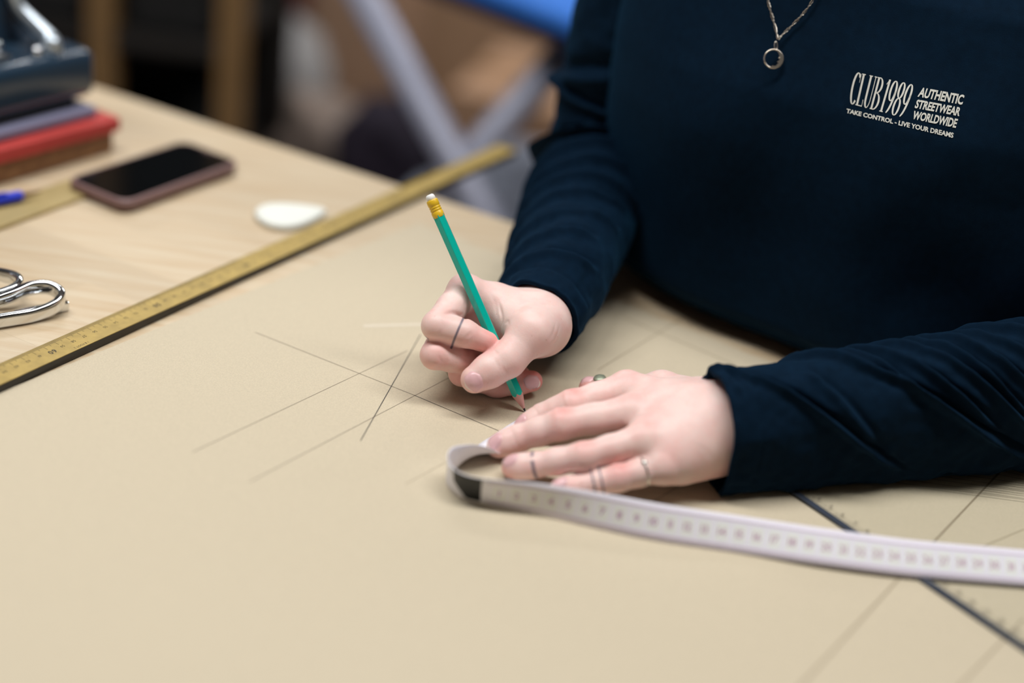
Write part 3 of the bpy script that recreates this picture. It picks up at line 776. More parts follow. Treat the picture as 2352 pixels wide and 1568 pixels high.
# fingernails laid on the fingertips
M['nail'] = mat('fingernail', (229, 184, 186), 0.22, var=.03, vscale=300)
M['nail_edge'] = mat('nail_free_edge', (240, 224, 214), 0.3)
def nail(base, tip, w, nrm, name='fingernail'):
    base, tip = np.asarray(base), np.asarray(tip); nrm = norm(nrm)
    d = tip-base; d = d-nrm*(d@nrm); Ln = np.linalg.norm(d); d = d/Ln; s = np.cross(nrm, d)
    na, nb = 12, 12; V = []
    for j in range(nb+1):
        b = j/nb
        wd = (1-(1-min(1, b/.32))**2*.45 if b < .32 else 1.0) * (1-max(0, (b-.80)/.20)**2*.42)
        for i in range(na+1):
            a = 2*i/na-1
            bend = (-.14*a*a if b > .5 else .10*a*a*(1-b/.5)) 
            p = base+d*Ln*(b+bend*(abs(b-.5)*2))+s*a*w/2*wd
            h, nn, _, _ = SKIN_BVH.ray_cast(Vector(p+nrm*.009), Vector(-nrm), .03)
            q = np.array(h) if h is not None else np.array(SKIN_BVH.find_nearest(Vector(p))[0])
            if np.linalg.norm(q-p) > .006: q = np.array(SKIN_BVH.find_nearest(Vector(p))[0])
            edge = max(abs(a), 0) ** 6
            V.append(q+nrm*(.0007-.0008*edge-(.0007 if j == 0 else 0)+.0003*math.sin(math.pi*b)))
    F = [(j*(na+1)+i, j*(na+1)+i+1, (j+1)*(na+1)+i+1, (j+1)*(na+1)+i) for j in range(nb) for i in range(na)]
    o = mesh_obj(name, V, F, M['nail'], None, True); o.data.materials.append(M['nail_edge'])
    for p in o.data.polygons:
        if p.index >= (nb-1)*na: p.material_index = 1
    adopt(o, PERSON); return o
def camn(px, py): return -norm(ray(px, py))
nail(J(1104, 863, .940), J(1069, 889, .940), .0128, camn(1086, 875)-R3*.15+U3*.05)
nail(J(1202, 872, .979), J(1242, 881, .981), .0096, camn(1225, 876)+U3*.25+R3*.1)
def nailf(D, T, r, up, w, ln=1.0):             # nail on the back of a fingertip
    t = norm(T-D); up = norm(up-t*(up@t)); end = T+t*r*.78; nail(end-t*.0112*ln+up*r, end+up*r*.55, w, up+t*.10)
nailf(LH['mD'], LH['mT'], .0071, UP+camn(1130, 1020)*.35, .0104)
nailf(LH['rD'], LH['rT'], .0067, UP+camn(1170, 1060)*.30, .0100)
nailf(LH['pD'], LH['pT'], .0060, UP+camn(1280, 1110)*.25, .0084, .9)
nailf(LH['iD'], LH['iT'], .0070, UP, .0102)
nailf(LH['tI'], LH['tT'], .0088, UP+np.array([0, .5, 0]), .0120)

# rings worn on the fingers
M['silver_green'] = mat('tarnished_silver', (150, 158, 138), 0.45, .5)
def ring(name, c, ax, R, r, label, bead=None, m='silver', big=1.0):
    ax = norm(ax); u = norm(np.cross(ax, UP)); w = np.cross(ax, u)
    root = empty(name, c); tag(root, label, 'ring')
    MB().tube([c+R*(u*math.cos(a)+w*math.sin(a)) for a in np.linspace(0, 2*math.pi, 40, endpoint=False)], r, 8, closed=True).build('band', M[m], root, True)
    if bead is not None:
        bd = norm(bead-ax*(bead@ax)); MB().lathe(c+bd*(R-.0008), bd, [(0, .0016*big), (.0008, .0021*big), (.0018, .0018*big), (.0024, .0006*big)], 14).build('bead', M[m], root, True)
ring('finger_ring', mid(LH['pM'], LH['pP'], .42), LH['pP']-LH['pM'], .0094, .0008, 'thin silver ring with a small bead on the little finger of the flat hand', bead=UP*.7+camn(1475, 1090)*.9+np.array([0, .3, 0]))
ring('finger_ring', mid(LH['tI'], LH['tT'], .62)+UP*.001, LH['tT']-LH['tI'], .0090, .0013, 'chunky silver ring with a grey-green stone on the thumb tucked behind the flat hand', bead=UP+np.array([0, -.2, 0]), m='silver_green', big=2.1)
ring('finger_ring', mid(RH['rM'], RH['rP'], .80), RH['rP']-RH['rM'], .0098, .0012, 'pale ring on the ring finger of the hand holding the pencil')

# ------------------------------------------------------------------ pencil
def pencil():
    root = empty('pencil', P_TIP); tag(root, 'green hexagonal pencil with yellow ferrule and white eraser held in the drawing hand', 'pencil')
    M['green'] = mat('teal_green_lacquer', (0, 184, 166), 0.25, coat=.3); M['cedar'] = mat('pink_pencil_wood', (214, 158, 148), 0.6, var=.05)
    M['lead'] = mat('graphite', (52, 50, 52), 0.4, .3); M['yellow'] = mat('yellow_ferrule', (233, 190, 44), 0.32); M['eraser'] = mat('white_eraser', (240, 240, 238), 0.6)
    t = P_AX; u = norm(np.cross(t, UP)); w = np.cross(t, u); n = 48; ap = .00372; cone = 13.2
    rot = math.radians(36)
    def hexr(a):
        k = ((a-rot) % (math.pi/3))-math.pi/6; return ap/math.cos(k)
    ang = [2*math.pi*k/n for k in range(n)]
    dirs = [u*math.cos(a)+w*math.sin(a) for a in ang]
    slope = ap/.0125
    dm = [hexr(a)/slope for a in ang]
    rowA = [P_TIP+t*(dm[k]) + dirs[k]*hexr(ang[k]) for k in range(n)]
    rowB = [P_TIP+t*(P_LEN-.0150)+dirs[k]*hexr(ang[k]) for k in range(n)]
    MB().add(rowA+rowB, [(k, (k+1) % n, n+(k+1) % n, n+k) for k in range(n)]+[tuple(range(n, 2*n))]).build('barrel', M['green'], root)
    rg = .0028*slope
    c0 = [P_TIP+t*.0028+d*rg for d in dirs]
    MB().add(c0+rowA, [(k, (k+1) % n, n+(k+1) % n, n+k) for k in range(n)]).build('sharpened_wood', M['cedar'], root, True)
    MB().lathe(P_TIP, t, [(0, .00025), (.0004, .00042), (.0028, rg+.00003), (.0032, rg*.9)], 20).build('lead', M['lead'], root, True)
    e = P_LEN
    MB().lathe(P_TIP+t*(e-.0165), t, [(0, .0039), (.0004, .0041), (.0038, .0041), (.0041, .0039), (.0046, .0037), (.0051, .0039), (.0054, .0041), (.0058, .0039), (.0063, .0037), (.0068, .0039), (.0071, .0041), (.0075, .0039), (.008, .0037), (.0085, .0039), (.0088, .0041), (.0120, .0040), (.0126, .0037)], 28).build('ferrule', M['yellow'], root, True)
    MB().lathe(P_TIP+t*(e-.0050), t, [(0, .0031), (.0032, .0031), (.0044, .0027), (.0050, .0018)], 24).build('eraser', M['eraser'], root, True)
pencil()

# ------------------------------------------------------------------ tape measure
def tape():
    W = .0222
    path = [(1262, 916, 0), (1228, 938, 0), (1197, 958, 0), (1165, 978, 0), (1130, 1001, 0), (1097, 1023, 4), (1075, 1045, 24), (1060, 1063, 50), (1047, 1078, 72), (1031, 1092, 86), (1025, 1107, 92), (1036, 1126, 100), (1064, 1143, 106), (1120, 1157, 104), (1220, 1177, 92), (1340, 1206, 76), (1500, 1240, 62), (1700, 1270, 52), (1900, 1299, 46), (2100, 1324, 43), (2352, 1345, 40), (2600, 1368, 38), (2900, 1402, 30)]
    P = catmull([list(at(x, y, .0032 if x > 1760 else .0010))+[math.radians(f)*.1] for x, y, f in path], 10)
    C, PH = P[:, :3], P[:, 3]*10
    seg = np.r_[0, np.cumsum(np.linalg.norm(np.diff(C, axis=0), axis=1))]
    n = len(C); T = np.gradient(C, axis=0); T /= np.linalg.norm(T, axis=1)[:, None]
    LFT = np.stack([-T[:, 1], T[:, 0], 0*T[:, 0]], 1); LFT /= np.linalg.norm(LFT, axis=1)[:, None]
    WV = LFT*np.cos(PH)[:, None]+UP[None, :]*np.sin(PH)[:, None]
    NR = np.cross(T, WV)                                  # for the front run this points away from the camera
    def pos(s, v, off=0.0):
        c = np.array([np.interp(s, seg, C[:, i]) for i in range(3)]); w = np.array([np.interp(s, seg, WV[:, i]) for i in range(3)]); nn = np.array([np.interp(s, seg, NR[:, i]) for i in range(3)])
        return c+norm(w)*v*W + norm(nn)*(off+.00035 if off > 0 else 0)
    M['tape'] = mat('white_tape_vinyl', (243, 241, 250), 0.45, var=.01); M['tape_ink'] = mat('mauve_print', (196, 160, 184), 0.5); M['tape_tip'] = mat('black_print', (22, 24, 26), 0.4)
    M['tape_panel'] = mat('cream_panel', (242, 244, 240), 0.5); M['tape_edge'] = mat('lilac_margin', (214, 194, 218), 0.5)
    root = empty('tape_measure', C[60]); tag(root, 'white dressmaker tape measure looped beneath the fingertips, running right across the paper', 'tape measure')
    m = 6; th = .00035; V = []
    for i in range(n):
        for side in (0, 1):
            for j in range(m+1): V.append(C[i]+WV[i]*W*j/m+NR[i]*(th if side else 0))
    R = 2*(m+1); F = []
    for i in range(n-1):
        a, b = i*R, (i+1)*R
        for j in range(m): F += [(a+j, a+j+1, b+j+1, b+j), (a+m+1+j, b+m+1+j, b+m+2+j, a+m+2+j)]
        F += [(a, b, b+m+1, a+m+1), (a+m, a+2*m+1, b+2*m+1, b+m)]
    o = mesh_obj('ribbon', V, F, M['tape'], None, True); adopt(o, root)
    S_TIP = seg[np.argmin(np.linalg.norm(C-at(1076, 1147), axis=1))]
    tk = MB()
    for k in range(0, 420):                                # millimetre ticks on both margins
        s = S_TIP+.015+k*.002
        if s > seg[-1]-.002: break
        for v0, v1 in ((.0, .10), (.90, 1.0)):
            tk.add([pos(s, v0, .0001), pos(s+.0004, v0, .0001), pos(s+.0004, v1, .0001), pos(s, v1, .0001)], [(0, 1, 2, 3)])
    tk.build('tick_marks', M['tape_edge'], root)
    ed = MB()
    ss = np.arange(S_TIP+.012, seg[-1]-.003, .003)
    for s in ss:
        for v0, v1 in ((.13, .17), (.83, .87)): ed.add([pos(s, v0, .00008), pos(s+.003, v0, .00008), pos(s+.003, v1, .00008), pos(s, v1, .00008)], [(0, 1, 2, 3)])
    ed.build('margin_lines', M['tape_edge'], root)
    pn = MB()
    for k in range(1, 80):
        s = S_TIP+.009+k*.0105
        if s > seg[-1]-.01: break
        pn.add([pos(s+x, v, .00006) for x, v in ((-.0036, .26), (.0036, .26), (.0036, .74), (-.0036, .74))], [(0, 1, 2, 3)])
    pn.build('number_panels', M['tape_panel'], root)
    nm = MB()
    for k in range(1, 80):
        s = S_TIP+.009+k*.0105
        if s > seg[-1]-.01: break
        V2, F2, asp = txt(str(k), .02); hh = .0048; ww = min(hh*asp, .0060)
        nm.add([pos(s+(v[0]-.5)*ww, .5+(v[1]-.5)*hh/W, .00012) for v in V2], F2)
    nm.build('numerals', M['tape_ink'], root)
    tp = MB(); xs = np.linspace(-.0085, .0085, 18); lo = [.52-.46*min(1, max(0, (x+.0085)/.0080)) for x in xs]
    g = [pos(S_TIP+x, v, .00015) for x, l in zip(xs, lo) for v in (l, .97)]
    tp.add(g, [(2*i, 2*i+2, 2*i+3, 2*i+1) for i in range(17)]); tp.build('black_end_mark', M['tape_tip'], root)
tape()

# ------------------------------------------------------------------ sweatshirt
def cloth_mat():
    m = mat('navy_jersey', (5, 26, 44), 0.9, var=.14, vscale=160, bump=.3, bscale=2600, sheen=.12, spec=.08)
    b = m.node_tree.nodes['Principled BSDF']; b.inputs['Sheen Tint'].default_value = (.05, .30, .62, 1); b.inputs['Sheen Roughness'].default_value = .38
    return m
M['navy'] = cloth_mat()
EC = -.25
def shirt_torso():
    zk = [-.26, -.12, -.045, -.002, .006, .026, .06, .12, .20, .28, .34, .38, .405, .415]
    fr = [-1.085, -1.075, -1.070, -1.060, -.988, -.966, -.966, -.970, -.974, -.992, -1.03, -1.055, -1.072, -1.076]
    bk = [-1.30, -1.295, -1.285, -1.28, -1.28, -1.28, -1.275, -1.265, -1.255, -1.25, -1.24, -1.225, -1.205, -1.20]
    ak = [.20, .20, .200, .20, .20, .20, .20, .202, .204, .204, .180, .125, .080, .072]
    nz, nt_ = 150, 200
    zs = np.concatenate([np.linspace(-.26, -.06, 15, endpoint=False), np.linspace(-.06, .415, nz-15)])
    f, b, a = (np.interp(zs, zk, q)[:, None] for q in (fr, bk, ak))
    c, h = (f+b)/2, (f-b)/2; z = zs[:, None]+np.zeros((1, nt_)); t = (2*math.pi*np.arange(nt_)/nt_)[None, :]
    ct, st = np.cos(t), np.sin(t); front = (st > 0)
    e = a*np.sign(ct)*np.abs(ct)**.85
    n = c+h*np.sign(st)*np.where(front, np.abs(st)**.62, np.abs(st)**.8)
    bust = sum(np.exp(-((e-k*.075)/.062)**2-((z-.165)/.075)**2) for k in (-1, 1))
    add = .016*bust*np.minimum(1, st*1.5)+.14*e*np.clip(1-z/.16, 0, 1)*np.clip((z+.004)/.012, 0, 1)*np.minimum(1, st*2)
    ph = e*46+(z-.2)*18+2.2*hnoise(e*9, z*9, 2)                       # soft drape fanning from the chest to the waist
    amp = .0045*np.clip((.26-z)/.2, 0, 1)*np.clip((z+.02)/.05, .15, 1)
    add = add+amp*np.sin(ph)+.006*(hnoise(e*14, z*11, 7)-.5)+.0022*(hnoise(e*38, z*30, 9)-.5)
    n = n+np.where(front, add, 0); es = EC+.022*np.clip((.36-z)/.1, 0, 1)+e
    V = (es[..., None]*E_+n[..., None]*N_+z[..., None]*UP).reshape(-1, 3)
    nzz = len(zs)
    F = [(i*nt_+k, (i+1)*nt_+k, (i+1)*nt_+(k+1) % nt_, i*nt_+(k+1) % nt_) for i in range(nzz-1) for k in range(nt_)]
    o = mesh_obj('shirt', V, F, M['navy'], None, True)
    s = o.modifiers.new('thick', 'SOLIDIFY'); s.thickness = .0018; s.offset = 1 if False else -1
    adopt(o, PERSON); o['label'] = 'dark navy long sleeved sweatshirt with white chest print'
    # collar
    return o, V, F
SHIRT, SV, SF = shirt_torso()
SHIRT_BVH = BVHTree.FromPolygons([tuple(map(float, v)) for v in SV], SF)

def sleeve(path, rad, ridges, n_sub=14, nt_=190, squash=1.0, u0=UP, zmin=.0014, noise=.0016, seed=1, cuff_tilt=0.0, sag=0.0, low=1.0):
    P = catmull([list(p) for p in path], n_sub); m = len(P)
    # resample evenly
    sg = np.r_[0, np.cumsum(np.linalg.norm(np.diff(P, axis=0), axis=1))]
    m = int(sg[-1]/.0013); S = np.linspace(0, sg[-1], m); P = np.stack([np.interp(S, sg, P[:, i]) for i in range(3)], 1)
    s0 = np.r_[0, np.cumsum([np.linalg.norm(np.subtract(path[i+1], path[i])) for i in range(len(path)-1)])]; s0 = s0/s0[-1]*sg[-1]
    rr = np.interp(S, s0, rad)
    T = np.gradient(P, axis=0); T /= np.linalg.norm(T, axis=1)[:, None]
    u = norm(u0-T[0]*(u0@T[0])); V = []; th = np.linspace(-math.pi, math.pi, nt_, endpoint=False)
    rings = []
    for i in range(m):
        u = norm(u-T[i]*(u@T[i])); w = np.cross(T[i], u)
        phi = th; s = S[i]
        d = np.zeros(nt_)
        for (a0, slope, pw, wd, amp, p0, p1) in ridges:
            ph = np.degrees(phi)
            c = a0+slope*np.sign(ph)*(np.abs(ph)/100)**pw
            x = s-c
            env = np.clip((ph-p0)/18, 0, 1)*np.clip((p1-ph)/25, 0, 1)
            wd_ = wd*.72; xx = x+.0025*(hnoise(ph/30+a0*90, a0*50, 4)-.5)
            d += 1.55*amp*env*(np.exp(-(xx/wd_)**2)-.75*np.exp(-((xx-1.55*wd_)/(.75*wd_))**2))
        d += noise*2*(hnoise(s*60+seed*9, phi*2.2+5, seed)-.5)+noise*.8*(hnoise(s*150, phi*6+9, seed+3)-.5)
        d += .0007*math.exp(-((s-.001)/.0012)**2)-.0006*math.exp(-((s-.019)/.0014)**2)      # hem edge and stitch line
        r = rr[i]*(1+sag*np.exp(-((np.abs(np.degrees(phi))-128)/32)**2))+d
        ring_ = P[i][None, :]+u[None, :]*(np.cos(phi)*r)[:, None]+w[None, :]*(np.where(np.cos(phi) < 0, np.sign(np.sin(phi))*np.abs(np.sin(phi))**low, np.sin(phi))*r*squash)[:, None]+T[i][None, :]*(cuff_tilt*np.cos(phi)*max(0, 1-s/.06))[:, None]
        rings.append(ring_)
    ins = [P[0]+(rings[0]-P[0])*(1-.0030/rr[0])+T[0]*dz for dz in (.0006, .012, .028)]
    allr = ins[::-1]+rings
    V = np.vstack(allr); V[:, 2] = np.maximum(V[:, 2], zmin)
    # keep cloth from collapsing under the table rim clamp beyond the edge
    k = len(allr)
    F = [(i*nt_+j, i*nt_+(j+1) % nt_, (i+1)*nt_+(j+1) % nt_, (i+1)*nt_+j) for i in range(k-1) for j in range(nt_)]
    return V, F
def add_sleeve(*a, **kw):
    V, F = sleeve(*a, **kw); o = mesh_obj('sleeve', V, F, M['navy'], None, True); adopt(o, PERSON)
    o.parent = SHIRT; o.matrix_parent_inverse = Matrix.Translation(-Vector(PERSON.location)); o.matrix_parent_inverse = (PERSON_M @ SHIRT.matrix_parent_inverse).inverted()
    return o
bpy.context.view_layer.update(); PERSON_M = PERSON.matrix_world.copy()
# arm of the flat hand
cufL = A(1634, 985, .0370)
ELB = np.array([.425, .906, .054])
add_sleeve([cufL, mid(cufL, ELB, .33), mid(cufL, ELB, .7), ELB+np.array([.006, .004, .006]), np.array([.430, .935, .14]), np.array([.412, .988, .25]), EN(-.085, -1.12, .325), EN(-.15, -1.13, .352), EN(-.20, -1.13, .362)],
           [.0372, .0400, .0455, .0505, .0530, .0570, .0640, .0600, .0480],
           [(.018, .078, 1.2, .0055, .0034, -40, 135), (.052, .05, 1.1, .006, .0020, 5, 100), (.090, .100, 1.25, .0060, .0048, -50, 140), (.108, .04, 1.0, .0045, .0026, -60, 50),
            (.122, .075, 1.2, .0050, .0042, -60, 95), (.146, .075, 1.2, .0050, .0042, -60, 110), (.162, .06, 1.1, .0045, .0034, -60, 90), (.178, .07, 1.2, .0050, .0044, -60, 120), (.200, .07, 1.1, .006, .004, -60, 120),
            (.006, .01, 1, .003, .0012, -30, 40), (.222, .06, 1, .006, .005, -90, 120), (.245, .05, 1, .006, .005, -90, 120)], seed=2, squash=.84, low=.17)
# arm of the drawing hand
add_sleeve([np.array([.0150, .8985, .0420]), np.array([.026, .955, .047]), np.array([.042, 1.06, .056]), np.array([.054, 1.135, .068]), np.array([.060, 1.168, .115]), np.array([.064, 1.170, .21]), EN(-.408, -1.12, .325), EN(-.35, -1.13, .352), EN(-.30, -1.13, .362)],
           [.0300, .0375, .0450, .0500, .0500, .0500, .0620, .0600, .0480],
           [(.035, .02, 1, .006, .0026, -120, 60), (.065, .03, 1, .006, .003, -130, 40), (.095, .025, 1, .006, .0034, -140, 60), (.125, .03, 1, .006, .004, -150, 60), (.150, .02, 1, .006, .0048, -150, 80), (.178, .025, 1, .006, .005, -150, 80),
            (.205, .02, 1, .0065, .0055, -150, 90), (.235, -.015, 1, .0065, .0055, -150, 90), (.262, .02, 1, .007, .005, -150, 90), (.30, -.03, 1, .008, .004, -150, 90), (.345, .03, 1, .010, .004, -150, 90)], seed=6, squash=1.0)

# printed chest lettering, laid on the cloth
M['print'] = mat('off_white_print', (222, 222, 214), 0.7)
def on_shirt(px, py, off=.0004):
    d = norm(ray(px, py)); h, nn, _, _ = SHIRT_BVH.ray_cast(Vector((0, 0, CH)), Vector(d))
    return np.array(h)-d*off if h is not None else atd(px, py, 1.0)
def quad_map(BL, BR, TL, TR):
    BL, BR, TL, TR = [np.array(q, float) for q in (BL, BR, TL, TR)]
    return lambda u, v: (BL*(1-u)+BR*u)*(1-v)+(TL*(1-u)+TR*u)*v
def ell(cx, cy, rx, ry, a0, a1, n=18): return [(cx+rx*math.cos(math.radians(a0+(a1-a0)*k/n)), cy+ry*math.sin(math.radians(a0+(a1-a0)*k/n))) for k in range(n+1)]
GL = {  # narrow high-contrast serif capitals and figures: strokes, optional fixed width
 'C': (.40, [(ell(.21, .5, .18, .49, 48, 312, 26), None), ([(.35, .98), (.35, .70)], .02)]),
 'L': (.40, [([(.09, 0), (.09, 1)], None), ([(0, .985), (.19, .985)], .03), ([(0, .015), (.36, .015)], .03), ([(.36, .0), (.36, .22)], .025)]),
 'U': (.44, [([(.09, 1), (.09, .28)] + ell(.22, .28, .13, .27, 180, 270, 10), None), (ell(.22, .28, .13, .27, 270, 360, 10)+[(.35, 1)], .035), ([(0, .985), (.18, .985)], .03), ([(.28, .985), (.42, .985)], .03)]),
 'B': (.44, [([(.09, 0), (.09, 1)], None), ([(0, .985), (.2, .985)], .03), ([(0, .015), (.2, .015)], .03), (ell(.15, .76, .19, .23, 90, -90, 16), None), (ell(.15, .265, .23, .255, 90, -90, 16), None)]),
 ' ': (.10, []),
 '1': (.29, [([(.13, 0), (.13, 1)], None), ([(.02, .84), (.13, .99)], .03), ([(.03, .015), (.23, .015)], .03)]),
 '9': (.42, [(ell(.17, .69, .14, .30, 0, 360, 28), None), (ell(.05, .69, .26, .69, 0, -78, 16), None)]),
 '8': (.41, [(ell(.17, .76, .125, .235, 0, 360, 26), None), (ell(.17, .26, .15, .255, 0, 360, 26), None)])}
def serif_text(s):
    V, F, x = [], [], 0
    for ch in s:
        wd, st = GL[ch]
        for pts, fw in st:
            p = []
            for i in range(len(pts)-1):
                for k in range(3): p.append(np.array(pts[i])*(1-k/3)+np.array(pts[i+1])*k/3)
            p.append(np.array(pts[-1])); p = np.array(p); t = np.gradient(p, axis=0); t /= np.linalg.norm(t, axis=1)[:, None]+1e-9
            w = np.full(len(p), fw) if fw else .030+.072*np.abs(t[:, 1])**2.2
            nn = np.stack([-t[:, 1], t[:, 0]], 1); k0 = len(V)
            for i in range(len(p)): V += [p[i]+nn[i]*w[i]/2+[x, 0], p[i]-nn[i]*w[i]/2+[x, 0]]
            F += [(k0+2*i, k0+2*i+1, k0+2*i+3, k0+2*i+2) for i in range(len(p)-1)]
        x += wd
    V = np.array(V); V[:, 0] /= x; return V, F
def chest_print():
    mb = MB()
    V, F = serif_text('CLUB 1989'); q = quad_map((1949, 237), (2078, 271), (1964, 165), (2104, 196))
    mb.add([on_shirt(*q(*v)) for v in V], F)
    for s, bl, br, tl, tr in (('AUTHENTIC', (2107, 222), (2210, 241), (2115, 200), (2216, 218)), ('STREETWEAR', (2100, 248), (2203, 267), (2107, 228), (2209, 247)), ('WORLDWIDE', (2094, 273), (2195, 294), (2100, 254), (2201, 273)), ('TAKE CONTROL - LIVE YOUR DREAMS', (1943, 259), (2189, 317), (1945, 249), (2191, 305))):
        V, F, _ = txt(s, .035); q = quad_map(bl, br, tl, tr); mb.add([on_shirt(*q(*v)) for v in V], F)
    o = mb.build('chest_print', M['print']); o.parent = SHIRT; o.matrix_parent_inverse = (PERSON_M @ SHIRT.matrix_parent_inverse).inverted()
    o['label'] = 'white printed lettering on the chest'
chest_print()

# ------------------------------------------------------------------ necklace with crescent moon ring pendant
def necklace():
    pc = on_shirt(1777, 135, .006); d = norm(ray(1777, 135)); R_ = .0066
    root = empty('necklace', pc); tag(root, 'fine twisted silver chain necklace with a round crescent moon pendant', 'necklace')
    M['chain'] = mat('warm_silver', (226, 216, 202), 0.3, 1.0)
    MB().tube([pc+R3*R_*math.cos(a)+U3*R_*math.sin(a) for a in np.linspace(0, 2*math.pi, 48, endpoint=False)], .0006, 8, closed=True).build('pendant_ring', M['chain'], root, True)
    # crescent face on the right side of the ring with a small nose
    out = [(R_*math.cos(math.radians(a)), R_*math.sin(math.radians(a))) for a in np.linspace(-115, 62, 24)]
    inn = [(.0018+.0050*math.cos(math.radians(a))*.72-.0012, .0006+.0056*math.sin(math.radians(a))) for a in np.linspace(58, -112, 24)]
    inn[11] = (inn[11][0]-.0010, inn[11][1]); inn[12] = (inn[12][0]-.0014, inn[12][1]); inn[15] = (inn[15][0]-.0006, inn[15][1])
    mb = MB(); poly = out+inn; fr = [pc+R3*x+U3*y-d*.0006 for x, y in poly]; bk = [pc+R3*x+U3*y+d*.0006 for x, y in poly]; n = 24
    F = []
    for i in range(n-1): F += [(i, i+1, 2*n-2-i, 2*n-1-i), (2*n+i, 2*n+2*n-1-i, 2*n+2*n-2-i, 2*n+i+1)]
    F += [(i, 2*n+i, 2*n+(i+1) % (2*n), (i+1) % (2*n)) for i in range(2*n)]
    mb.add(fr+bk, F); mb.build('moon_face', M['chain'], root)
    MB().lathe(pc+R3*.0040+U3*.0006-d*.0004, -d, [(0, .0006), (.0003, .0005), (.0005, .0002)], 10).build('moon_eye', M['chain'], root, True)
    top = pc+R3*.0016+U3*.0064
    bail = [top+U3*(.0028+.0030*math.sin(a))+R3*.0010*math.cos(a)+d*.0004*math.cos(a) for a in np.linspace(0, 2*math.pi, 20, endpoint=False)]
    MB().tube(bail, .0004, 6, closed=True).build('bail', M['chain'], root, True)
    apex = on_shirt(1787, 90, .005)
    neckL, neckR = EN(EC-.058, -1.085, .414), EN(EC+.058, -1.085, .414)
    for strand, pts, end in (('L', [(1780, 60), (1770, 25), (1762, -10), (1752, -90), (1742, -190)], neckL), ('R', [(1805, 72), (1835, 42), (1862, 8), (1900, -60), (1960, -160)], neckR)):
        path = [apex]+[on_shirt(x, y, .0035) for x, y in pts]
        last = path[-1]
        for k in range(1, 7):
            p = mid(last, end, k/6); h, nn, _, _ = SHIRT_BVH.find_nearest(Vector(p)); h = np.array(h); o_ = h-EN(EC, -1.15, h[2]); path.append(h+norm(o_)*.0035)
        path.append(end+UP*.006-N_*.03)
        P = catmull(path, 60); sg = np.r_[0, np.cumsum(np.linalg.norm(np.diff(P, axis=0), axis=1))]; S = np.arange(0, sg[-1], .00055)
        P = np.stack([np.interp(S, sg, P[:, i]) for i in range(3)], 1); T = np.gradient(P, axis=0); mb = MB()
        for ph in (0, math.pi):
            Q = []
            for i in range(len(P)):
                t = norm(T[i]); u = norm(np.cross(t, d)); w = np.cross(t, u); a = S[i]/.0085*math.pi+ph
                Q.append(P[i]+.00062*(u*math.cos(a)+w*math.sin(a))+.00018*u*math.sin(S[i]*9000))
            mb.tube(Q, .00029, 5)
        mb.build('chain_strand', M['chain'], root, True)
necklace()

# head details (above the frame)
M['hair'] = mat('brown_hair', (70, 48, 34), 0.5, var=.3, vscale=40, stretch=(0, (1, 1, .15)), bump=.4, bscale=220)
M['eye'] = mat('eye_white', (230, 226, 220), 0.2); M['trouser'] = mat('dark_grey_trouser', (44, 46, 52), 0.85, var=.1); M['shoe'] = mat('black_shoe', (22, 22, 24), 0.5)
def hair():
    h = HEAD; f = Field(h-np.array([.17, .19, .16]), h+np.array([.17, .19, .17]), .004)
    f.chain([h-N_*.040+UP*.042, h+N_*.012+UP*.040], [.093, .080], k=.01, margin=.05)
    f.chain([h-N_*.075+UP*.02, h-N_*.075-UP*.045], [.075, .05], k=.03, margin=.05)
    f.chain([h-N_*.13+UP*.05, h-N_*.15+UP*.055], [.034, .03], k=.012)
    sl = tuple(slice(None) for _ in range(3)); X, Y, Z = np.meshgrid(*f.ax, indexing='ij')
    nn = (X-h[0])*N_[0]+(Y-h[1])*N_[1]; zz = Z-h[2]
    f.f = np.maximum(f.f, np.minimum(nn-.045, np.maximum(nn-.0, .050-zz)).astype(np.float32)*1.0)
    V, F = f.mesh(2); o = mesh_obj('hair', V, F, M['hair'], None, True); adopt(o, PERSON); o['label'] = 'brown hair tied back'
    for s in (-1, 1):
        e = h+N_*.070+E_*s*.033+UP*.008
        MB().lathe(e-N_*.011, N_, [(0.000, .001), (.002, .007), (.006, .0105), (.011, .0118), (.016, .0105), (.020, .007), (.0218, .001)], 20).build('eye', M['eye'], PERSON, True)
hair()
def trousers():
    f = Field(EN(-.25, -1.18, 0)+np.array([-.30, -.22, -.90]), EN(-.25, -1.18, 0)+np.array([.30, .26, -.12]), .008)
    for e in (-.32, -.25, -.18): f.chain([EN(e, -1.185, -.20), EN(e, -1.19, -.33)], [.085, .10], k=.05, margin=.06)
    for s in (-1, 1): f.chain([EN(EC+s*.09, -1.19, -.32), EN(EC+s*.10, -1.19, -.55), EN(EC+s*.11, -1.21, -.80)], [.095, .075, .062], k=.03, margin=.05)
    V, F = f.mesh(2); o = mesh_obj('trousers', V, F, M['trouser'], None, True); adopt(o, PERSON)
    for s in (-1, 1):
        f = Field(EN(EC+s*.11, -1.16, -.85)-np.array([.16, .16, .047]), EN(EC+s*.11, -1.16, -.85)+np.array([.16, .16, .12]), .006)
        f.chain([EN(EC+s*.11, -1.23, -.862), EN(EC+s*.115, -1.12, -.865), EN(EC+s*.12, -1.05, -.872)], [.040, .044, .030], k=.01)
        f.chain([EN(EC+s*.11, -1.21, -.86), EN(EC+s*.11, -1.21, -.78)], [.042, .045], k=.02)
        Z = f.ax[2][None, None, :]; f.f = np.maximum(f.f, (-.8985-Z).astype(np.float32))
        V, F = f.mesh(1); o = mesh_obj('shoe', V, F, M['shoe'], None, True); adopt(o, PERSON)
trousers()

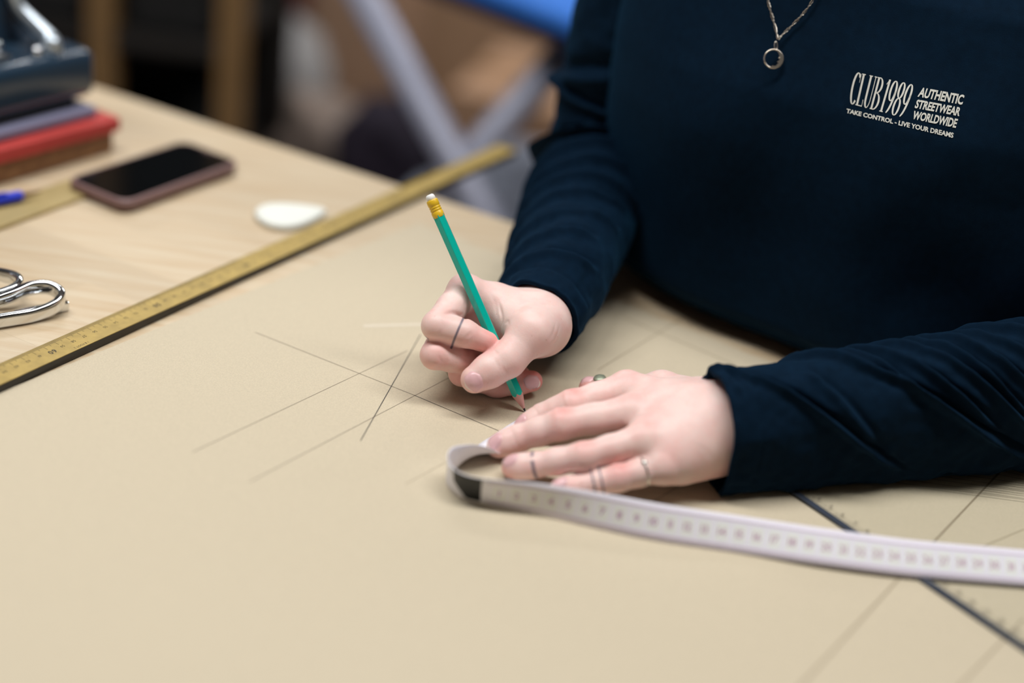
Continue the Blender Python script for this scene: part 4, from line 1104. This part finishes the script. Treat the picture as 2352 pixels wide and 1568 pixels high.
# ------------------------------------------------------------------ behind the table
M['post'] = wood_mat('pine_post', (148, 116, 76), (126, 97, 62), 0)
M['dark_panel'] = mat('dark_back_panel', (34, 30, 27), 0.8, var=.2, vscale=5)
M['dark_bin'] = mat('black_fabric', (24, 24, 24), 0.9, var=.2)
def shelf_unit():
    y = 2.35
    xs = [atd(225, 100, 0)[0]+0]
    def xat(px, py): d = ray(px, py); return d[0]/d[1]*y
    xa, xb = xat(230, 120), xat(527, 150)
    root = empty('shelving_unit', ((xa+xb)/2, y+.2, ZF)); tag(root, 'open pine shelving unit with dark contents behind the table', 'shelf')
    for x in (xa, xb, xa-.75):
        for yy in (y, y+.40): MB().box((x-.022, yy, ZF), (.044, 0, 0), (0, .044, 0), (0, 0, 1.75)).build('post', M['post'] if yy == y else M['dark_panel'], root)  # rear posts coloured dark in place of the shade inside the unit
    for z in (-.80, -.28, .24, .76):
        MB().box((xa-.75, y+.002, z), (xb-xa+.75, 0, 0), (0, .44, 0), (0, 0, .022)).build('shelf_board', M['dark_panel'], root)
    MB().box((xa-.77, y+.445, ZF), (xb-xa+.79, 0, 0), (0, .012, 0), (0, 0, 1.75)).build('back_panel', M['dark_panel'], root)
    i = 0
    for z in (-.778, -.258, .262):
        for x0, x1, nm in ((xa+.035, xb-.035, 0), (xa-.70, xa-.37, 1), (xa-.35, xa-.035, 2)):
            lab = {0: 'between the two right posts', 1: 'at the far left', 2: 'beside the left post'}[nm]
            lev = {-.778: 'lowest', -.258: 'middle', .262: 'upper'}[z]
            o = MB().box((x0, y+.03, z), (x1-x0, 0, 0), (0, .36, 0), (0, 0, .33)).build('fabric_bin', M['dark_bin']); bevel(o, .02, 3)
            tag(o, f'black fabric storage bin on the {lev} shelf {lab}', 'bin', 'bins in the shelving unit')
shelf_unit()

def bundle(name, c, r, m, label, cat, seed, lump=.22):
    bm = bmesh.new(); bmesh.ops.create_icosphere(bm, subdivisions=4, radius=1)
    for v in bm.verts:
        p = np.array(v.co)
        k = 1+lump*(hnoise(p[0]*2.3+p[2]*3, p[1]*2.3-p[2]*1.5, seed)-.5)+lump*.5*(hnoise(p[0]*6+p[2]*4, p[1]*6+p[2]*5, seed+3)-.5)
        v.co = Vector((p[0]*r[0]*k+c[0], p[1]*r[1]*k+c[1], max(p[2]*r[2]*k+c[2], ZF+.001) if p[2] > 0 else c[2]+max(p[2]*1.25, -1)*(c[2]-ZF-.001)))
    me = bpy.data.meshes.new(name); bm.to_mesh(me); bm.free(); me.materials.append(m)
    me.polygons.foreach_set('use_smooth', [True]*len(me.polygons))
    o = link(bpy.data.objects.new(name, me)); tag(o, label, cat); return o
col = lambda n, c: mat(n, c, 0.9, var=.12, vscale=8)
def on_floor(px, py, dep): p = atd(px, py, dep); return p
p = atd(640, 205, 3.25); bundle('fabric_bag', p, (.13, .12, .17), col('grey_white_cloth', (168, 166, 166)), 'pale grey bundle of cloth beside the shelving post', 'bundle', 3)
p = atd(735, 345, 3.0); bundle('cloth_pile', (p[0], p[1], p[2]-.04), (.15, .11, .16), col('greyish_brown_cloth', (146, 130, 120)), 'grey brown heap of cloth under the pale bundle', 'bundle', 5)
p = atd(828, 150, 3.35); bundle('fabric_roll', p, (.14, .12, .42), col('beige_cloth', (176, 142, 116)), 'upright roll of beige fabric left of the ironing board leg', 'fabric', 6, .1)
p = atd(722, 40, 3.65); bundle('red_cloth', p, (.07, .08, .14), col('dark_red_cloth', (112, 58, 54)), 'tall dark red bundle of cloth standing behind the pale grey one', 'cloth', 9)
p = atd(600, 35, 4.1); bundle('dark_cloth', p, (.16, .1, .22), col('dark_grey_cloth', (58, 56, 56)), 'tall dark grey bundle of cloth showing just right of the shelving post', 'cloth', 10)
p = atd(905, 380, 2.75); bundle('purple_cloth', p, (.12, .12, .14), col('dark_purple_cloth', (46, 38, 54)), 'dark purple cloth heap below the ironing board legs', 'cloth', 11)
p = atd(1175, 465, 2.5); bundle('blue_grey_cloth', (p[0]+.03, p[1], p[2]-.05), (.22, .15, .15), col('blue_grey_cloth', (150, 156, 172)), 'blue grey cloth heap past the end of the metre stick', 'cloth', 12)
def carton(px, py, dep, w, d_, h, ang, label, c):
    p = atd(px, py, dep); root = empty('cardboard_carton', (p[0], p[1], ZF)); root.rotation_euler.z = ang; bpy.context.view_layer.update()
    tag(root, label, 'box'); m = mat('cardboard', c, 0.85, var=.05, vscale=10)
    def part(nm, b, mm):
        o = mesh_obj(nm, b.V, b.F, mm, root, False); return o
    part('carton_body', MB().box((-w/2, -d_/2, .001), (w, 0, 0), (0, d_, 0), (0, 0, h)), m)
    for s in (-1, 1): part('flap', MB().box((-w/2, -d_/2 if s < 0 else .002, h+.001), (w, 0, 0), (0, d_/2-.002, 0), (0, 0, .004)), m)
    part('packing_tape', MB().box((-w/2-.001, -.025, h+.0055), (w+.002, 0, 0), (0, .05, 0), (0, 0, .0008)), mat('brown_tape', (150, 112, 76), .35))
carton(1150, 200, 4.05, .80, .5, .62, .15, 'large tan cardboard carton standing behind the ironing board legs', (176, 142, 112))
carton(1330, 300, 3.2, .5, .4, .44, -.2, 'smaller tan cardboard carton at the right behind the sleeve', (184, 146, 116))

# ironing board
def ironing_board():
    M['leg_metal'] = mat('pale_grey_metal', (158, 160, 178), 0.4, .1)
    M['blue'] = mat('bright_blue_cover', (46, 118, 214), 0.6, var=.06, vscale=5); M['navy_under'] = mat('navy_underside', (14, 24, 62), 0.7)
    ax0 = atd(842, 0, 1.98); bx0 = atd(1092, 455, 2.06); cx0 = atd(1330, 85, 1.98); dx0 = atd(1035, 415, 2.10)
    root = empty('ironing_board', (float((ax0[0]+cx0[0])/2), 2.0, ZF)); tag(root, 'ironing board with bright blue cover and crossed pale grey legs', 'ironing board')
    def leg(p, q):
        d = q-p; k = (ZF+.02-p[2])/d[2]; foot = p+d*k; top = p-d*.10
        off = norm(np.cross(d, [0, 1, 0]))
        MB().tube([top, foot], .024, 14).build('leg', M['leg_metal'], root, True)
        MB().tube([foot+np.array([0, -.16, 0]), foot+np.array([0, .16, 0])], .018, 12).build('foot', M['leg_metal'], root, True)
    leg(ax0, bx0); leg(cx0, dx0)
    zb = atd(1300, 70, 1.92)[2]; p0, p1 = at(1068, 2, zb), at(1310, 96, zb)
    dirx = norm(p1-p0); diry = np.array([-dirx[1], dirx[0], 0])
    P = [(-.28+.10*math.cos(math.radians(270-180*k/16)), .19+.19*math.sin(math.radians(270-180*k/16))) for k in range(17)][::-1] + [(.85, 0), (.85, .38)]
    b = MB(); b.prism(P, p0, dirx, diry, UP*.035); x = b.build('board_cover', M['blue'], root); bevel(x, .014, 3)
    b = MB(); b.prism([(x_*.98, .012+y_*.94) for x_, y_ in P], p0-UP*.016, dirx, diry, UP*.0155); b.build('underside', M['navy_under'], root)
    b = MB(); b.box(p1-dirx*.05+diry*.05-UP*.055, dirx*.14, diry*.10, UP*.038); b.build('leg_bracket', M['navy_under'], root)
ironing_board()
